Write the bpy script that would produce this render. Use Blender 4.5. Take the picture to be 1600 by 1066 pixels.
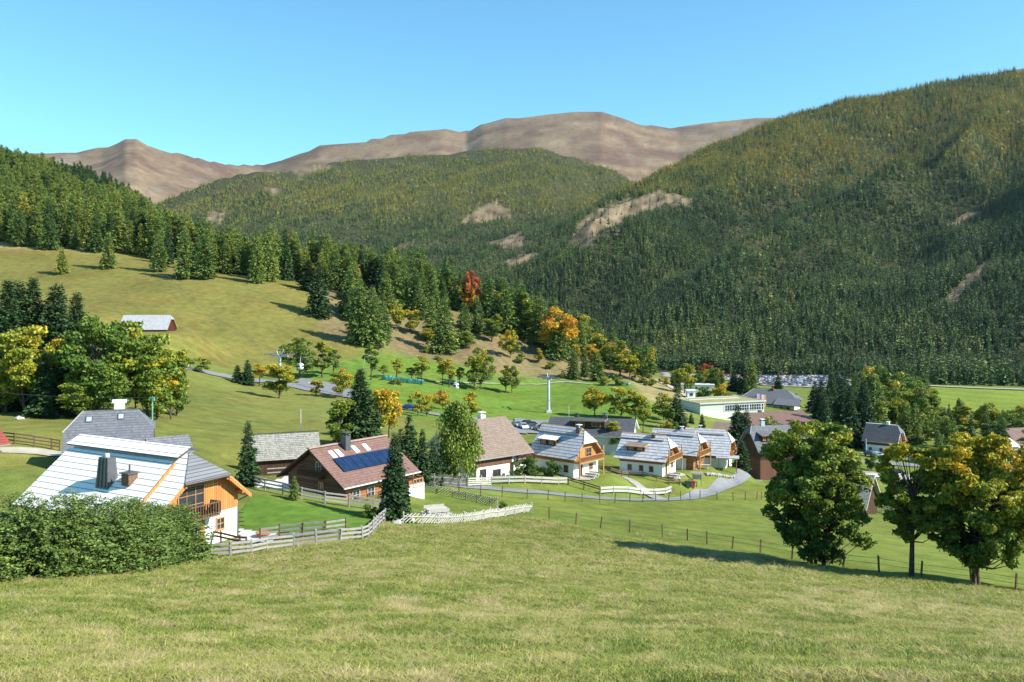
import bpy, math, random
import numpy as np
from mathutils import Vector, Matrix
R = math.radians
for o in list(bpy.data.objects): bpy.data.objects.remove(o)
SC = bpy.context.scene
COL = SC.collection
# ---------------------------------------------------------------- camera
F, CX, HY = 1331.0, 800.0, 480.0          # focal length in photo pixels, centre column, row of the eye level
cam = bpy.data.cameras.new('camera'); co = bpy.data.objects.new('camera', cam); COL.objects.link(co)
co.location = (0, 0, 0); co.rotation_euler = (R(90), 0, 0)
cam.sensor_width = 36; cam.lens = 36 * F / 1600; cam.shift_y = -(533 - HY) / 1600
cam.clip_start = 0.3; cam.clip_end = 20000
SC.camera = co
# ---------------------------------------------------------------- light
SUN_EL, SUN_AZ = 37.0, 17.0               # elevation; degrees behind the camera from the right-hand axis
sv = Vector((math.cos(R(SUN_AZ)) * math.cos(R(SUN_EL)), -math.sin(R(SUN_AZ)) * math.cos(R(SUN_EL)), math.sin(R(SUN_EL))))
sl = bpy.data.lights.new('sun', 'SUN'); sl.energy = 4.8; sl.angle = R(0.5); sl.color = (1.0, 0.95, 0.85)
so = bpy.data.objects.new('sun', sl); COL.objects.link(so)
so.rotation_euler = sv.to_track_quat('Z', 'Y').to_euler()
W = bpy.data.worlds.new('World'); SC.world = W; W.use_nodes = True
nt = W.node_tree; bg = nt.nodes['Background']
sky = nt.nodes.new('ShaderNodeTexSky'); sky.sky_type = 'NISHITA'; sky.sun_disc = False
sky.sun_elevation = R(SUN_EL); sky.sun_rotation = math.atan2(sv.x, sv.y)
sky.altitude = 1400; sky.air_density = 1.25; sky.dust_density = 0.15; sky.ozone_density = 1.0
tint = nt.nodes.new('ShaderNodeMix'); tint.data_type = 'RGBA'; tint.blend_type = 'MULTIPLY'; tint.inputs[0].default_value = 1.0; tint.inputs[7].default_value = (0.64, 1.15, 1.26, 1)   # the clear cyan of a high valley
nt.links.new(sky.outputs[0], tint.inputs[6]); nt.links.new(tint.outputs[2], bg.inputs[0]); bg.inputs[1].default_value = 0.09
SC.view_settings.view_transform = 'Standard'; SC.view_settings.look = 'None'
SC.view_settings.exposure = 1.02; SC.view_settings.gamma = 1
# ---------------------------------------------------------------- numpy noise
def perlin(x, y, seed=0):
    rs = np.random.RandomState(seed); p = rs.permutation(256); p = np.concatenate([p, p]); g = rs.rand(256) * 2 * np.pi
    x = np.asarray(x, float); y = np.asarray(y, float)
    xi = np.floor(x).astype(int); yi = np.floor(y).astype(int); fx = x - xi; fy = y - yi
    def gr(ix, iy, dx, dy):
        a = g[p[p[ix & 255] + (iy & 255)]]; return np.cos(a) * dx + np.sin(a) * dy
    u = fx ** 3 * (fx * (fx * 6 - 15) + 10); v = fy ** 3 * (fy * (fy * 6 - 15) + 10)
    a = gr(xi, yi, fx, fy); b = gr(xi + 1, yi, fx - 1, fy); c = gr(xi, yi + 1, fx, fy - 1); d = gr(xi + 1, yi + 1, fx - 1, fy - 1)
    return ((a + (b - a) * u) + ((c + (d - c) * u) - (a + (b - a) * u)) * v) * 1.5
def fbm(x, y, n=4, seed=0, gain=0.5):
    s = 0; a = 1.0; f = 1.0
    for i in range(n):
        s = s + a * perlin(np.asarray(x) * f, np.asarray(y) * f, seed + i); a *= gain; f *= 2.03
    return s
# ---------------------------------------------------------------- terrain: a height sheet over (column u, depth y)
NEAR = {   # column -> (depth, photo row of the ground there)
 -400: [(42,915),(56,890),(70,845),(85,770),(95,705),(115,665),(135,640),(200,560),(300,470),(380,430),(440,370),(600,290),(800,225),(1000,230)],
 0:    [(38,900),(50,873),(60,858),(68,840),(85,765),(95,702),(115,665),(135,640),(200,560),(300,480),(380,435),(440,382),(600,310),(800,252),(1000,285)],
 200:  [(44,893),(54,880),(62,868),(68,842),(85,768),(100,702),(130,652),(200,585),(280,514),(340,462),(400,418),(440,397),(560,350),(750,312),(1000,350)],
 400:  [(60,868),(64,860),(70,833),(80,770),(88,747),(105,728),(120,692),(165,650),(240,616),(270,592),(290,572),(320,522),(370,450),(385,438),(430,425),(520,452),(700,499),(1000,507)],
 600:  [(60,845),(76,815),(88,792),(96,785),(130,690),(180,650),(235,626),(262,600),(285,581),(310,560),(330,540),(360,500),(400,470),(430,455),(550,482),(700,537),(1000,540)],
 710:  [(60,860),(74,833),(86,808),(96,792),(110,782),(129,727),(165,695),(228,645),(258,625),(285,603),(320,580),(342,556),(368,522),(400,485),(436,464),(560,520),(700,558),(1000,550)],
 800:  [(60,875),(72,850),(85,822),(95,803),(110,782),(128,764),(145,742),(220,665),(255,650),(285,630),(330,601),(350,572),(375,540),(400,512),(440,492),(600,560),(800,572),(1000,560)],
 1000: [(60,882),(72,857),(85,835),(100,812),(120,792),(135,776),(155,745),(180,715),(220,675),(260,642),(290,615),(340,597),(380,590),(450,603),(600,592),(700,585),(850,575),(1000,560)],
 1200: [(60,893),(75,868),(90,845),(110,822),(140,785),(165,745),(200,722),(250,690),(330,655),(450,627),(600,604),(700,594),(800,586),(1000,557)],
 1400: [(60,905),(75,878),(90,855),(115,825),(150,790),(195,742),(240,706),(280,682),(350,655),(480,622),(560,608),(640,600),(750,586),(1000,557)],
 1600: [(60,925),(75,895),(90,870),(115,835),(150,795),(200,745),(250,712),(320,685),(400,652),(480,634),(560,620),(620,608),(750,586),(1000,557)],
 2200: [(60,950),(75,910),(90,880),(115,845),(150,800),(200,750),(250,715),(320,690),(400,660),(480,640),(560,622),(620,608),(750,586),(1000,557)],
}
US = np.unique(np.concatenate([np.arange(-1600, -240, 34), np.arange(-240, 1840, 4.0), np.arange(1840, 3200, 34)]))
NR = 600
YS = np.geomspace(1.0, 9500, NR); LY = np.log(YS)
def blur(a, sig, axis):
    r = int(3 * sig) + 1; k = np.exp(-0.5 * (np.arange(-r, r + 1) / sig) ** 2); k /= k.sum()
    a = np.moveaxis(a, axis, 0); pad = np.concatenate([np.repeat(a[:1], r, 0), a, np.repeat(a[-1:], r, 0)])
    out = sum(k[i] * pad[i:i + a.shape[0]] for i in range(2 * r + 1)); return np.moveaxis(out, 0, axis)
PADS = [(-30.2, 69.3, -18.6, 9, 5), (8.8, 139.7, -27.1, 7, 7), (23.5, 147.4, -28.4, 5.5, 5), (30.4, 155.9, -29.0, 5.5, 4.5), (38.2, 165.0, -30.4, 5.5, 4.5), (-5.6, 136.4, -26.3, 9, 8),
        (16.8, 177.0, -29.4, 10, 9), (-45.0, 95.5, -17.2, 8, 7), (-29.0, 108.3, -20.7, 6, 6), (53.0, 172.0, -34.0, 8, 6), (-20.5, 97.8, -20.9, 6, 5), (-119.5, 279.8, -7.9, 12, 14), (57.8, 148, -36.0, 7, 7)]   # level building plots: x, y, height, radius, blend
def build_height():
    keys = sorted(NEAR); prof = []
    for k in keys:
        pts = NEAR[k]
        d = [1.0, 3.0, 11.0] + [p[0] for p in pts]
        q = [1.75 / 1.0, 2.45 / 3, 4.85 / 11] + [(p[1] - HY) / F for p in pts]
        prof.append(np.interp(LY, np.log(d), q))
    prof = np.array(prof)
    ug = np.arange(-1600, 3201, 20.0)
    q = np.array([np.interp(ug, keys, prof[:, j]) for j in range(NR)]).T
    q = blur(q, 3.2, 0); q = blur(q, 1.6, 1)
    q = np.array([np.interp(US, ug, q[:, j]) for j in range(NR)]).T
    U, Y = np.meshgrid(US, YS, indexing='ij'); X = (U - CX) / F * Y
    H = -q * Y
    far = Y > 1000
    H1000 = H[:, np.searchsorted(YS, 990)][:, None]
    H = np.where(far, H1000 + (np.clip(Y, 1000, 1400) - 1000) / 400 * (-75 - H1000), H)
    wv = np.exp(-((X + 140) / 190) ** 2) * np.clip((Y - 800) / 600, 0, 1)
    def layer(crest, base, hb, ex, back):
        c = np.array(crest, float); pyc = np.interp(US, c[:, 0], c[:, 1])[:, None]; dc = np.interp(US, c[:, 0], c[:, 2])[:, None]
        b = np.array(base, float); db = np.interp(US, b[:, 0], b[:, 1])[:, None]
        hc = (HY - pyc) / F * dc
        t = np.clip((Y - db) / (dc - db), 0, 1)
        s = t ** ex * (1 - 0.10 * np.sin(np.pi * t)) if ex != 1 else t
        h = hb + (hc - hb) * s
        return np.where(Y > dc, hc - (Y - dc) * back, h) - np.where(Y < db, (db - Y) * 0.5, 0)
    cen = layer([(-1600,250,3000),(0,330,2900),(200,322,3000),(280,302,3200),(340,282,3300),(400,268,3400),(470,262,3450),(520,252,3500),(600,246,3550),(700,240,3600),(760,230,3650),(830,228,3650),(880,240,3600),(950,262,3500),(1010,292,3300),(1100,335,3100),(3200,360,3000)],
                [(-1600,1300),(0,1500),(600,1350),(1000,1400),(3200,1400)], -60, 1.12, 0.22)
    rgt = layer([(-1600,700,1400),(600,520,1400),(700,462,1500),(775,418,1700),(850,370,1950),(900,342,2100),(980,289,2350),(1050,255,2500),(1100,231,2600),(1190,195,2700),(1300,161,2650),(1400,142,2600),(1500,122,2600),(1600,106,2600),(2200,40,2600),(3200,0,2600)],
                [(-1600,1300),(780,1250),(900,1050),(1000,930),(1100,880),(1200,850),(1400,780),(1600,740),(3200,700)], -60, 1.08, 0.35)
    brn = layer([(-1600,200,5200),(40,236,5200),(120,238,5200),(160,231,5150),(185,222,5100),(196,216,5100),(214,216,5100),(226,224,5100),(250,235,5100),(300,246,5200),(360,257,5400),(410,257,5600),(440,249,5600),(470,238,5600),(500,227,5650),(570,219,5700),(600,213,5800),(640,205,5900),(690,201,5900),(728,204,6000),(755,193,5900),(790,183,5900),(850,178,5850),(900,173,5850),(940,173,5850),(975,184,5850),(1010,195,5900),(1060,198,6000),(1100,192,6000),(1180,184,6000),(1300,182,6000),(3200,180,6000)],
                [(-1600,2300),(200,2600),(500,3500),(3200,3500)], 120, 1.0, 0.3)
    cn = fbm(X / 420, Y / 700, 3, 5)
    wx = fbm(X / 600, Y / 600, 2, 71) * 90; ridge = 1 - np.abs(perlin((X * 0.83 - Y * 0.55 + wx) / 360, (X * 0.55 + Y * 0.83) / 1700, 31)) * 2.4
    ridge2 = 1 - np.abs(perlin((X * 0.83 - Y * 0.55 - wx * 0.7) / 150, (X * 0.55 + Y * 0.83) / 700, 57)) * 2.2
    def env(l, lo, hi): return np.clip((l - lo) / 120, 0, 1)
    fd = np.clip((Y - 1000) / 900, 0, 1)
    top = lambda l, c: l
    cen = cen + fd * (cn * 20 + ridge * 36 + ridge2 * 16 - 30) * np.clip((3650 - Y) / 500, 0.15, 1)
    rgt = rgt + np.clip((Y - 900) / 700, 0, 1) * (ridge * 74 + ridge2 * 30 - 62 + cn * 16) * np.clip((2600 - Y) / 600, 0.06, 1)
    bn = fbm(X / 500, Y / 900, 4, 77); br = 1 - np.abs(perlin((X - Y * 0.2) / 600, Y / 2600, 91)) * 2
    brn = brn + (bn * 18 + br * 12 - 6) * np.clip((5700 - Y) / 900, 0.05, 1) * np.clip((Y - 3000) / 800, 0, 1)
    L = np.stack([np.where(Y > 1000, H, -999), cen, rgt, brn])
    k = 12.0
    m = L.max(0); sm = m + k * np.log(np.exp(np.clip((L - m) / k, -50, 0)).sum(0)) - 0
    wfar = np.clip((Y - 1000) / 250, 0, 1)
    H2 = np.where(Y > 1000, H * (1 - wfar) + sm * wfar, H)
    # right hand slope starts before 1000 m
    mix = np.maximum(H, rgt); H2 = np.where((Y <= 1250) & (Y > 550), np.maximum(H2, rgt), H2)
    # small relief
    H2 = H2 + np.clip((Y - 6) / 20, 0, 1) * np.clip((520 - Y) / 200, 0, 1) * (fbm(X / 9, Y / 9, 3, 3) * 0.16 + fbm(X / 2.1, Y / 2.1, 2, 9) * 0.045)
    for (hx, hy, hz_, r, bl) in PADS:
        w = np.clip((r + bl - np.hypot(X - hx, Y - hy)) / bl, 0, 1); w = w * w * (3 - 2 * w); H2 = H2 * (1 - w) + hz_ * w
    lay = L[1:].argmax(0)
    knoll = np.clip((Y - 310) / 40, 0, 1) * np.clip((600 - Y) / 100, 0, 1) * np.clip((U - 480) / 60, 0, 1) * np.clip((1050 - U) / 60, 0, 1)
    H2 = H2 + knoll * fbm(X / 26, Y / 26, 3, 12) * 1.6
    return H2, X, Y, U, lay, (sm > H + 1) & (Y > 1000)
HG, XG, YG, UG, LAY, _m = build_height()
def hat(x, y):
    x = np.asarray(x, float); y = np.maximum(np.asarray(y, float), 1.001)
    u = np.clip(x / y * F + CX, US[0], US[-1] - 1e-6); iu = np.clip(np.searchsorted(US, u, side='right') - 1, 0, len(US) - 2)
    fu = (u - US[iu]) / (US[iu + 1] - US[iu])
    fy = np.clip((np.log(y) - LY[0]) / (LY[1] - LY[0]), 0, NR - 1.001); iy = fy.astype(int); fy = (y - YS[iy]) / (YS[iy + 1] - YS[iy])
    return (HG[iu, iy] * (1 - fu) + HG[iu + 1, iy] * fu) * (1 - fy) + (HG[iu, iy + 1] * (1 - fu) + HG[iu + 1, iy + 1] * fu) * fy
def hz(x, y): return float(hat(x, y))
RY = np.geomspace(4, 9000, 5000)
def gp(px, py, dmin=4, dmax=9000):
    """the point of the ground seen at a photo pixel, at or beyond dmin"""
    ys = RY[(RY >= dmin) & (RY <= dmax)]; x = (px - CX) / F * ys; z = (HY - py) / F * ys
    g = hat(x, ys); k = np.nonzero(z <= g)[0]
    if len(k) == 0: k = [int(np.argmin(z - g))]
    k = k[0]; return Vector((x[k], ys[k], g[k]))
def at(px, d):                            # ground point in column px at depth d
    x = (px - CX) / F * d; return Vector((x, d, hz(x, d)))
def pix(x, y, z): return CX + F * x / y, HY - F * z / y
def inpoly(px, py, poly):
    px = np.asarray(px, float); py = np.asarray(py, float); c = np.zeros(px.shape, bool); n = len(poly)
    for i in range(n):
        x1, y1 = poly[i]; x2, y2 = poly[(i + 1) % n]
        if y1 == y2: continue
        c ^= ((y1 > py) != (y2 > py)) & (px < (x2 - x1) * (py - y1) / (y2 - y1) + x1)
    return c
def visible_grid():
    """row-wise horizon test for every grid vertex (columns of constant u share a sight line)"""
    q = -HG / YG; run = np.minimum.accumulate(q, axis=1); return q <= run + 0.004
# ---------------------------------------------------------------- object helpers
def link(o): COL.objects.link(o); return o
def tag(o, label=None, cat=None, group=None, kind=None):
    if label: o['label'] = label
    if cat: o['category'] = cat
    if group: o['group'] = group
    if kind: o['kind'] = kind
    return o
def empty(name, loc, rz=0.0, label=None, cat=None, group=None):
    o = bpy.data.objects.new(name, None); o.location = loc; o.rotation_euler = (0, 0, rz); o.empty_display_size = 1
    link(o); return tag(o, label, cat, group)
def mesh_np(name, V, Fc, mats, midx=None, smooth=False):
    """V (n,3); Fc a list of face arrays of equal length each"""
    me = bpy.data.meshes.new(name); V = np.asarray(V, np.float32)
    if not isinstance(Fc, (list, tuple)): Fc = [Fc]
    Fc = [np.asarray(f, np.int32) for f in Fc if len(f)]
    nl = sum(f.size for f in Fc); nf = sum(len(f) for f in Fc)
    me.vertices.add(len(V)); me.vertices.foreach_set('co', V.ravel())
    me.loops.add(nl); me.loops.foreach_set('vertex_index', np.concatenate([f.ravel() for f in Fc]))
    me.polygons.add(nf); tot = np.concatenate([np.full(len(f), f.shape[1], np.int32) for f in Fc])
    me.polygons.foreach_set('loop_start', np.concatenate([[0], np.cumsum(tot)[:-1]]).astype(np.int32))
    me.polygons.foreach_set('loop_total', tot)
    for m in (mats if isinstance(mats, (list, tuple)) else [mats]): me.materials.append(m)
    if midx is not None: me.polygons.foreach_set('material_index', np.asarray(midx, np.int32))
    if smooth: me.polygons.foreach_set('use_smooth', np.ones(nf, bool))
    me.update(calc_edges=True); me.validate(); return me
def obj(name, me, parent=None, loc=None, rz=0.0):
    o = bpy.data.objects.new(name, me); link(o)
    if parent is not None: o.parent = parent
    if loc is not None: o.location = loc
    o.rotation_euler = (0, 0, rz); return o
def copy_tree(o, parent=None):
    c = o.copy(); link(c); c.parent = parent
    for ch in o.children: copy_tree(ch, c)
    return c
class MB:
    """collects boxes, prisms and tubes and builds them as one mesh"""
    def __init__(s): s.v = []; s.f = []; s.m = []
    def add(s, vs, fs, mi=0):
        n = len(s.v); s.v += [tuple(v) for v in vs]; s.f += [tuple(i + n for i in f) for f in fs]; s.m += [mi] * len(fs); return s
    def box(s, c, d, mi=0, rz=0.0, ax=None):
        hx, hy, hz_ = d[0] / 2, d[1] / 2, d[2] / 2; ca, sa = math.cos(rz), math.sin(rz); vs = []
        for z in (-hz_, hz_):
            for x, y in ((-hx, -hy), (hx, -hy), (hx, hy), (-hx, hy)):
                vs.append((c[0] + x * ca - y * sa, c[1] + x * sa + y * ca, c[2] + z))
        return s.add(vs, [(3, 2, 1, 0), (4, 5, 6, 7), (0, 1, 5, 4), (1, 2, 6, 5), (2, 3, 7, 6), (3, 0, 4, 7)], mi)
    def beam(s, a, b, w, h, mi=0, up=(0, 0, 1)):
        a = Vector(a); b = Vector(b); d = (b - a).normalized(); up = Vector(up)
        sd = d.cross(up); sd = sd.normalized() if sd.length > 1e-4 else Vector((1, 0, 0)); u = sd.cross(d).normalized()
        vs = [p + sd * (i * w / 2) + u * (j * h / 2) for p in (a, b) for i, j in ((-1, -1), (1, -1), (1, 1), (-1, 1))]
        return s.add(vs, [(3, 2, 1, 0), (4, 5, 6, 7), (0, 1, 5, 4), (1, 2, 6, 5), (2, 3, 7, 6), (3, 0, 4, 7)], mi)
    def tube(s, a, b, r0, r1=None, n=8, mi=0):
        r1 = r0 if r1 is None else r1; a = Vector(a); b = Vector(b); d = (b - a).normalized()
        t = Vector((0, 0, 1)) if abs(d.z) < 0.9 else Vector((1, 0, 0)); p = d.cross(t).normalized(); q = d.cross(p)
        vs = []
        for c, r in ((a, r0), (b, r1)):
            for k in range(n):
                an = 2 * math.pi * k / n; vs.append(c + p * (math.cos(an) * r) + q * (math.sin(an) * r))
        fs = [(k, (k + 1) % n, n + (k + 1) % n, n + k) for k in range(n)] + [tuple(range(n - 1, -1, -1)), tuple(range(n, 2 * n))]
        return s.add(vs, fs, mi)
    def slab(s, quad, t, mi=0, mi_side=None):
        """a polygon given a thickness t downwards along its normal"""
        q = [Vector(p) for p in quad]; n = (q[1] - q[0]).cross(q[2] - q[0]).normalized(); m = len(q)
        vs = q + [p - n * t for p in q]; ms = mi if mi_side is None else mi_side
        s.add(vs, [tuple(range(m))], mi); k = len(s.v) - 2 * m
        s.f += [tuple(k + i for i in range(2 * m - 1, m - 1, -1))] + [(k + i, k + m + i, k + m + (i + 1) % m, k + (i + 1) % m) for i in range(m)]
        s.m += [ms] * (m + 1); return s
    def build(s, name, mats, parent=None, loc=None, rz=0.0, smooth=False):
        me = bpy.data.meshes.new(name); me.from_pydata(s.v, [], s.f)
        for m in (mats if isinstance(mats, (list, tuple)) else [mats]): me.materials.append(m)
        me.polygons.foreach_set('material_index', s.m)
        if smooth: me.polygons.foreach_set('use_smooth', [True] * len(s.f))
        me.update(); return obj(name, me, parent, loc, rz)
# ---------------------------------------------------------------- materials
class NB:
    def __init__(s, name):
        s.m = bpy.data.materials.new(name); s.m.use_nodes = True; s.t = s.m.node_tree; s.b = s.t.nodes['Principled BSDF']; s.out = s.t.nodes['Material Output']
    def n(s, t, **k):
        x = s.t.nodes.new('ShaderNode' + t)
        for a, v in k.items(): setattr(x, a, v)
        return x
    def l(s, a, b): s.t.links.new(a, b)
    def coord(s, w='Object', scale=None):
        c = s.n('TexCoord'); o = c.outputs[w]
        if scale is not None:
            mp = s.n('Mapping'); mp.inputs['Scale'].default_value = scale; s.l(o, mp.inputs[0]); o = mp.outputs[0]
        return o
    def noise(s, scale, detail=3, vec=None, rough=0.55, out='Fac'):
        x = s.n('TexNoise'); x.inputs['Scale'].default_value = scale; x.inputs['Detail'].default_value = detail; x.inputs['Roughness'].default_value = rough
        if vec is not None: s.l(vec, x.inputs['Vector'])
        return x.outputs[out]
    def ramp(s, fac, stops, interp='LINEAR'):
        x = s.n('ValToRGB'); s.l(fac, x.inputs[0]); e = x.color_ramp.elements; x.color_ramp.interpolation = interp
        while len(e) < len(stops): e.new(0.5)
        for i, (p, c) in enumerate(stops):
            e[i].position = p; e[i].color = tuple(c) + (1,) if len(c) == 3 else c
        return x.outputs[0]
    def mix(s, f, a, b, mode='MIX'):
        x = s.n('Mix', data_type='RGBA', blend_type=mode)
        for v, i in ((f, 0), (a, 6), (b, 7)):
            if isinstance(v, (int, float)): x.inputs[i].default_value = v
            elif isinstance(v, tuple): x.inputs[i].default_value = v + (1,) if len(v) == 3 else v
            else: s.l(v, x.inputs[i])
        return x.outputs[2]
    def math(s, op, a, b=None, clamp=False):
        x = s.n('Math', operation=op, use_clamp=clamp)
        for v, i in ((a, 0), (b, 1)):
            if v is None: continue
            if isinstance(v, (int, float)): x.inputs[i].default_value = v
            else: s.l(v, x.inputs[i])
        return x.outputs[0]
    def bump(s, h, strength=0.4, dist=0.02):
        x = s.n('Bump'); x.inputs['Strength'].default_value = strength; x.inputs['Distance'].default_value = dist
        s.l(h, x.inputs['Height']); s.l(x.outputs[0], s.b.inputs['Normal'])
    def fin(s, col=None, rough=0.8, spec=0.3, metal=0.0):
        if col is not None:
            if isinstance(col, tuple): s.b.inputs['Base Color'].default_value = col + (1,)
            else: s.l(col, s.b.inputs['Base Color'])
        s.b.inputs['Roughness'].default_value = rough; s.b.inputs['Specular IOR Level'].default_value = spec; s.b.inputs['Metallic'].default_value = metal
        return s.m
def hsv(b, c, v): return tuple(max(0.0, x * v) for x in c)
def m_plain(name, c, rough=0.7, var=0.18, scale=2.0, spec=0.3, metal=0.0):
    b = NB(name); v = b.coord(); f = b.noise(scale, 4, v)
    return b.fin(b.ramp(f, [(0.25, hsv(0, c, 1 - var)), (0.75, hsv(0, c, 1 + var))]), rough, spec, metal)
def m_wood(name, c, c2, plank=0.16, axis=0, rough=0.7):
    """vertical (axis 0) or horizontal (axis 2) boards"""
    b = NB(name); v = b.coord(); sp = b.n('SeparateXYZ'); b.l(v, sp.inputs[0])
    if axis == 0: a = b.math('ADD', sp.outputs[0], sp.outputs[1])
    else: a = sp.outputs[2]
    k = b.math('MULTIPLY', a, 1 / plank); fl = b.math('FLOOR', k); fr = b.math('FRACT', k)
    wn = b.n('TexWhiteNoise', noise_dimensions='1D'); b.l(fl, wn.inputs['W'])
    gap = b.math('LESS_THAN', fr, 0.13)
    st = b.noise(3.0, 4, b.coord('Object', (6, 6, 0.6) if axis == 0 else (0.6, 0.6, 6)))
    f = b.math('ADD', b.math('MULTIPLY', wn.outputs['Value'], 0.55), b.math('MULTIPLY', st, 0.45))
    col = b.ramp(f, [(0.15, c2), (0.8, c)]); col = b.mix(gap, col, hsv(0, c2, 0.35))
    b.bump(b.math('SUBTRACT', 1.0, gap), 0.6, 0.02); return b.fin(col, rough, 0.25)
def m_roof(name, c, c2, row=0.33, wid=0.25, rough=0.75, line=0.35, spec=0.3, linew=0.14):
    """courses of shingles or tiles running along local x, stepped down the slope (by height)"""
    b = NB(name); v = b.coord(); sp = b.n('SeparateXYZ'); b.l(v, sp.inputs[0])
    k = b.math('MULTIPLY', sp.outputs[2], 1 / row); fl = b.math('FLOOR', k); fr = b.math('FRACT', k)
    kx = b.math('ADD', b.math('MULTIPLY', b.math('ADD', sp.outputs[0], b.math('MULTIPLY', sp.outputs[1], 0.02)), 1 / wid), b.math('MULTIPLY', fl, 0.37))
    cv = b.n('CombineXYZ'); b.l(b.math('FLOOR', kx), cv.inputs[0]); b.l(fl, cv.inputs[1])
    wn = b.n('TexWhiteNoise', noise_dimensions='3D'); b.l(cv.outputs[0], wn.inputs['Vector'])
    big = b.noise(0.8, 4, v)
    f = b.math('ADD', b.math('MULTIPLY', wn.outputs['Value'], 0.6), b.math('MULTIPLY', big, 0.5))
    col = b.ramp(f, [(0.2, c2), (0.85, c)]); gap = b.math('LESS_THAN', fr, linew)
    vg = b.math('LESS_THAN', b.math('FRACT', kx), 0.08)
    col = b.mix(b.math('MULTIPLY', vg, 0.35), col, hsv(0, c2, line)); col = b.mix(gap, col, hsv(0, c2, line))
    h = b.math('SUBTRACT', 1.0, fr); b.bump(h, 0.7, 0.04); return b.fin(col, rough, spec)
def m_leaf(name, stops, trans=0.35, rough=0.55, varn=0.35):
    """leaf colour from the face attribute 'tint' shifted by the tree's own 'hue'"""
    b = NB(name); a = b.n('Attribute', attribute_name='tint'); h = b.n('Attribute', attribute_name='hue', attribute_type='INSTANCER')
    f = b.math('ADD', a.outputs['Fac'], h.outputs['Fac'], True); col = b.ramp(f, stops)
    a2 = b.n('Attribute', attribute_name='rnd'); dk = b.math('ADD', b.math('MULTIPLY', a2.outputs['Fac'], varn * 2), 1 - varn)
    mul = b.n('Mix', data_type='RGBA', blend_type='MULTIPLY'); mul.inputs[0].default_value = 1; b.l(col, mul.inputs[6]); b.l(dk, mul.inputs[7])
    b.fin(mul.outputs[2], rough, 0.25)
    tr = b.n('BsdfTranslucent'); b.l(mul.outputs[2], tr.inputs[0]); ms = b.n('MixShader'); ms.inputs[0].default_value = trans
    b.l(b.b.outputs[0], ms.inputs[1]); b.l(tr.outputs[0], ms.inputs[2]); b.l(ms.outputs[0], b.out.inputs[0]); return b.m
def set_attr(me, name, data, domain='FACE'):
    a = me.attributes.new(name, 'FLOAT', domain); a.data.foreach_set('value', np.asarray(data, np.float32))
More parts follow.
